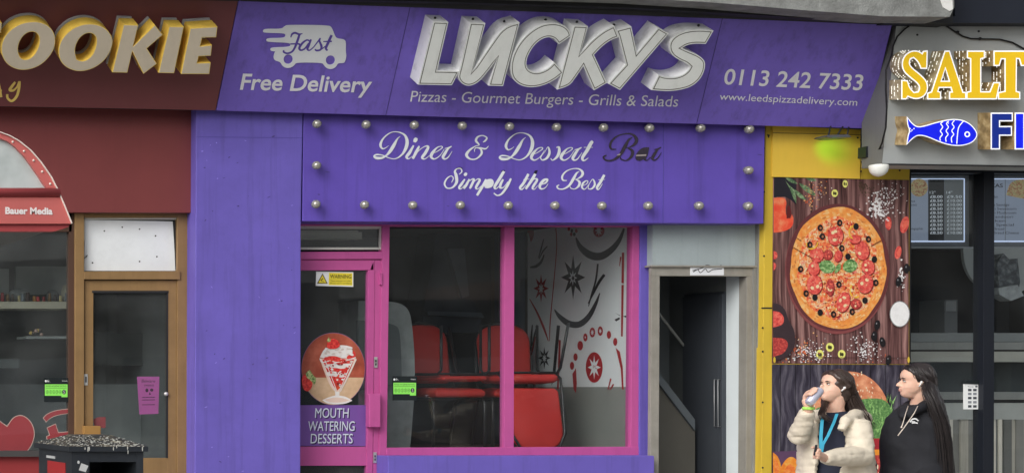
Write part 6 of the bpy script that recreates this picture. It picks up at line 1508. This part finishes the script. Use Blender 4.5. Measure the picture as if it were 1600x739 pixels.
mb.tube([hb_(-.02, -.07, .06), P(1287, 636, PY - .05), P(1284, 645, PY - .10), P(1288, 652, PY - .12), P(1292, 655, PY - .11)], [.03, .018, .020, .014, .006], HAIR1, 10)
hr = bake('hair', mb, w1, .0065, HAIR1, 3, .004, 34)
rn = random.Random(8)
G = cap_guides(hb_, .083, 0)
for (dx, dy) in ((0, -.02), (6, -.05), (-8, .02), (3, .04), (-3, -.04)):
    G.append(([hb_(-.05, .05, .13), hb_(-.08, .055, .08), P(1330 + dx * .6, 620, PY - .02 + dy), P(1337 + dx, 637, PY - .03 + dy), P(1345 + dx, 651, PY - .05 + dy), P(1354 + dx * 1.3, 668 + dx * .4, PY - .05 + dy)], .0085, .0017))
G.append(([hb_(-.01, -.075, .06), P(1288, 634, PY - .08), P(1284, 645, PY - .13), P(1288, 653, PY - .15), P(1294, 656, PY - .14)], .008, .002))
strands(hr, G, HAIR1, rn, 26)
mb = MB(); e = g(-.006, .083, .093); mb.ball(e, .0085, BUDW, 8, 6); mb.tube([e, g(.012, .082, .066)], .0042, BUDW, 6); put('earbud', mb, w1)
mb = MB(); BND = mat('green_wrist_band', (150, 200, 90), rough=.5); q = wrR * .96 + elR * .04; d_ = (palm - wrR).normalized(); mb.lathe(q + d_ * -.004, d_, [(0, .034), (.002, .036), (.016, .036), (.018, .034)], BND, 16); put('wrist_band', mb, w1)
# can and dark phone
mb = MB(); CAN = mat('silver_can', (206, 206, 222), rough=.28, metal=.55, var=.06); mb.lathe(cA, cax, [(0, .017), (.003, .022), (.012, cR), (.113, cR), (.124, .0225), (.128, .0235), (.130, .022)], CAN, 24)
o = put('drink_can', mb, None, 'silver drink can tipped to the lips of the woman in the cream coat', 'can')
mb = MB(); mb.box((-.011, -.006, -.035), (.011, .006, .035), BLACK); q = kax.to_track_quat('Z', 'Y').to_matrix().to_4x4()
mb.v = [Matrix.Translation(kC + kax * .022) @ q @ v for v in mb.v]
put('hand_held_device', mb, None, 'slim dark object held in the lowered hand of the woman in cream', 'handheld object', bevel=.003)

# ---------------------------------------------------------------- woman in the black hoodie
base = P(1430, 0, PY - .05); base.z = 0; PY2 = PY - .05
w2 = thing('person', 'woman in a black hooded top with long straight dark hair looking left', 'person', base, 'two women walking past the posters')
psi = math.radians(80); f = Vector((-math.sin(psi), -math.cos(psi), 0)); l = Vector((math.cos(psi), -math.sin(psi), 0))
bd = MB(); hx_ = hmat(P(1431, 596, PY2), 107, 1, 0); g = head(bd, hx_, SKIN, .97)
nb = P(1436, 636, PY2 + .02)
bd.tube([hx_ @ Vector((-.03, 0, -.05)), hx_ @ Vector((-.03, 0, -.09)), nb, nb - UP * .05], [.054, .050, .056, .085], SKIN, 14)
tor = lambda z, rf, rl, off=0: ring(Vector((base.x, base.y, z)) + f * off, f, l, rf, rl)
loft(bd, [tor(.80, .11, .15), tor(.90, .115, .155), tor(1.02, .095, .125), tor(1.16, .10, .135, .01), tor(1.26, .105, .145, .01), tor(1.34, .085, .13), tor(1.385, .055, .075)], SKIN)
shL, elL, wrL = P(1456, 660, PY2 - .12), P(1462, 725, PY2 - .12), P(1440, 768, PY2 - .27)
shR, elR, wrR = P(1407, 655, PY2 + .12), P(1398, 722, PY2 + .06), P(1400, 768, PY2 - .12)
for a, b_, c in ((shL, elL, wrL), (shR, elR, wrR)): bd.tube([a, b_, c], [.045, .038, .028], SKIN, 10)
for wr, sgn_ in ((wrL, 1), (wrR, -1)):
    k = wr + f * .05 - UP * .06; grip(bd, k, l, .012, (wr - k), 2.2 * sgn_, SKIN, step=.018); bd.tube([wr, (wr * .6 + k * .4), k + (wr - k).normalized() * .03], [.027, .026, .024], SKIN, 8)
ank = list(legs(bd, base, f, l, .86, SKIN, .8))
for a in ank: bd.tube([a + UP * .02, a - UP * .045 + f * .03, a - UP * .06 + f * .13], [.038, .035, .025], SKIN, 8)
bake('body', bd, w2, .0055, SKIN, 3); face_bits(w2, g, LIP, HAIR2)
mb = MB(); list(legs(mb, base, f, l, .88, TROU, 1.12)); loft(mb, [tor(.78, .13, .17), tor(.88, .13, .17), tor(.97, .12, .155)], TROU); bake('trousers', mb, w2, .014, TROU, 4, .004)
shoes(w2, ank, f)
HOOD = mat('black_hoodie', (36, 37, 42), rough=.85, var=.18, vs=10, k=1.05, bump=.2, bs=30)
mb = MB(); loft(mb, [tor(.74, .175, .205), tor(.84, .19, .215), tor(.98, .18, .205), tor(1.12, .17, .20, .01), tor(1.24, .16, .195, .01), tor(1.31, .135, .175, .005), tor(1.36, .10, .125), tor(1.395, .075, .085)], HOOD)
mb.tube([shL + UP * .01, shL * .6 + elL * .4, elL, elL * .5 + wrL * .5, wrL], [.085, .082, .075, .068, .045], HOOD, 14); mb.tube([shR + UP * .01, shR * .6 + elR * .4, elR, elR * .5 + wrR * .5, wrR], [.08, .08, .072, .066, .045], HOOD, 14)
mb.tube([P(1418, 650, PY2 - .15), P(1428, 640, PY2 - .16), P(1446, 634, PY2 - .10), P(1460, 634, PY2 + .0), P(1456, 632, PY2 + .10), P(1438, 631, PY2 + .14), P(1420, 634, PY2 + .08), P(1412, 642, PY2 - .02), P(1412, 652, PY2 - .10)], [.022, .028, .034, .042, .046, .044, .034, .028, .020], HOOD, 12)
bake('hoodie', mb, w2, .010, HOOD, 5, .010, 7)
mb = MB(); CHN = mat('pale_cord', (196, 184, 172), rough=.4, metal=.2)
mb.tube([P(1434, 634, PY2 - .17), P(1429, 644, PY2 - .19), P(1421, 656, PY2 - .205), P(1413, 667, PY2 - .215), P(1403, 680, PY2 - .22)], .0032, CHN, 6)
mb.tube([P(1419, 634, PY2 - .12), P(1415, 646, PY2 - .17), P(1411, 660, PY2 - .20), P(1408.5, 667, PY2 - .215)], .0028, CHN, 6); mb.ball(P(1408.5, 667, PY2 - .22), .006, CHN, 8, 6); put('drawstring', mb, w2)
mb = MB(); lg = facing(PY2 - .215)
stroke(mb, lg, [(1422, 659, 1), (1426, 654.5, 2.2), (1431, 654, 2.4), (1435, 657, 1)], (0, 0, 1), SWH, z=0, thick=.002); mb.ext(lg, [ellipse(1427, 658.5, 3, 1.3, 12)], 0, .002, SWH); stroke(mb, lg, [(1425, 660.5, .8), (1430, 660, 1.2), (1434, 660.5, .6)], (0, 0, 1), SWH, z=0, thick=.002)
put('chest_emblem', mb, w2)
hb_ = lambda x, y, z: hx_ @ (Vector((x, y, z - .10)) * .97)
mb = MB(); mb.ball(hb_(-.026, 0, .133), (.091, .080, .095), HAIR2, 20, 14, hx_.to_3x3()); mb.ball(hb_(-.055, 0, .095), (.062, .080, .092), HAIR2, 18, 12, hx_.to_3x3())
for s in (-1, 1): mb.tube([hb_(.060, .0, .198), hb_(.048, s * .042, .178), hb_(.020, s * .068, .150), hb_(-.015, s * .079, .122), hb_(-.05, s * .078, .085)], [.014, .018, .017, .017, .024], HAIR2, 10)
for dx, dy in ((0, -.02), (5, .02), (-4, .06), (9, -.04), (3, -.07)):
    mb.tube([hb_(-.07, .0, .11), P(1451 + dx * .4, 606, PY2 - .03 + dy), P(1458 + dx * .8, 630, PY2 - .08 + dy), P(1466 + dx, 665, PY2 - .10 + dy), P(1472 + dx * .9, 700, PY2 - .10 + dy), P(1474 + dx * .9, 740, PY2 - .09 + dy), P(1473 + dx * .7, 775, PY2 - .08 + dy)], [.030, .036, .038, .036, .032, .028, .010], HAIR2, 10)
hr = bake('hair', mb, w2, .0068, HAIR2, 3, .004, 30)
G = cap_guides(hb_, .080, 0)
for dx, dy in ((0, -.05), (6, -.02), (-4, .03), (10, -.07), (3, -.10)):
    G.append(([hb_(-.055, .06, .11), P(1446 + dx * .4, 606, PY2 - .06 + dy), P(1455 + dx * .8, 630, PY2 - .11 + dy), P(1466 + dx, 665, PY2 - .13 + dy), P(1471 + dx, 700, PY2 - .13 + dy), P(1474 + dx, 740, PY2 - .12 + dy), P(1474 + dx, 782, PY2 - .11 + dy)], .010, .0016))
strands(hr, G, HAIR2, rn, 34)
mb = MB(); e = g(-.004, .084, .096); mb.ball(e, .0088, BUDW, 8, 6); mb.tube([e, g(.010, .083, .066)], .0042, BUDW, 6); put('earbud', mb, w2)
mb = MB(); e = g(-.004, .079, .070); mb.tube([e + Vector((.006 * math.cos(a), 0, .006 * math.sin(a))) for a in [i * .7 for i in range(10)]], .0014, CHN, 6); mb.ball(e - UP * .014, .004, CHN, 8, 6); put('earring', mb, w2)
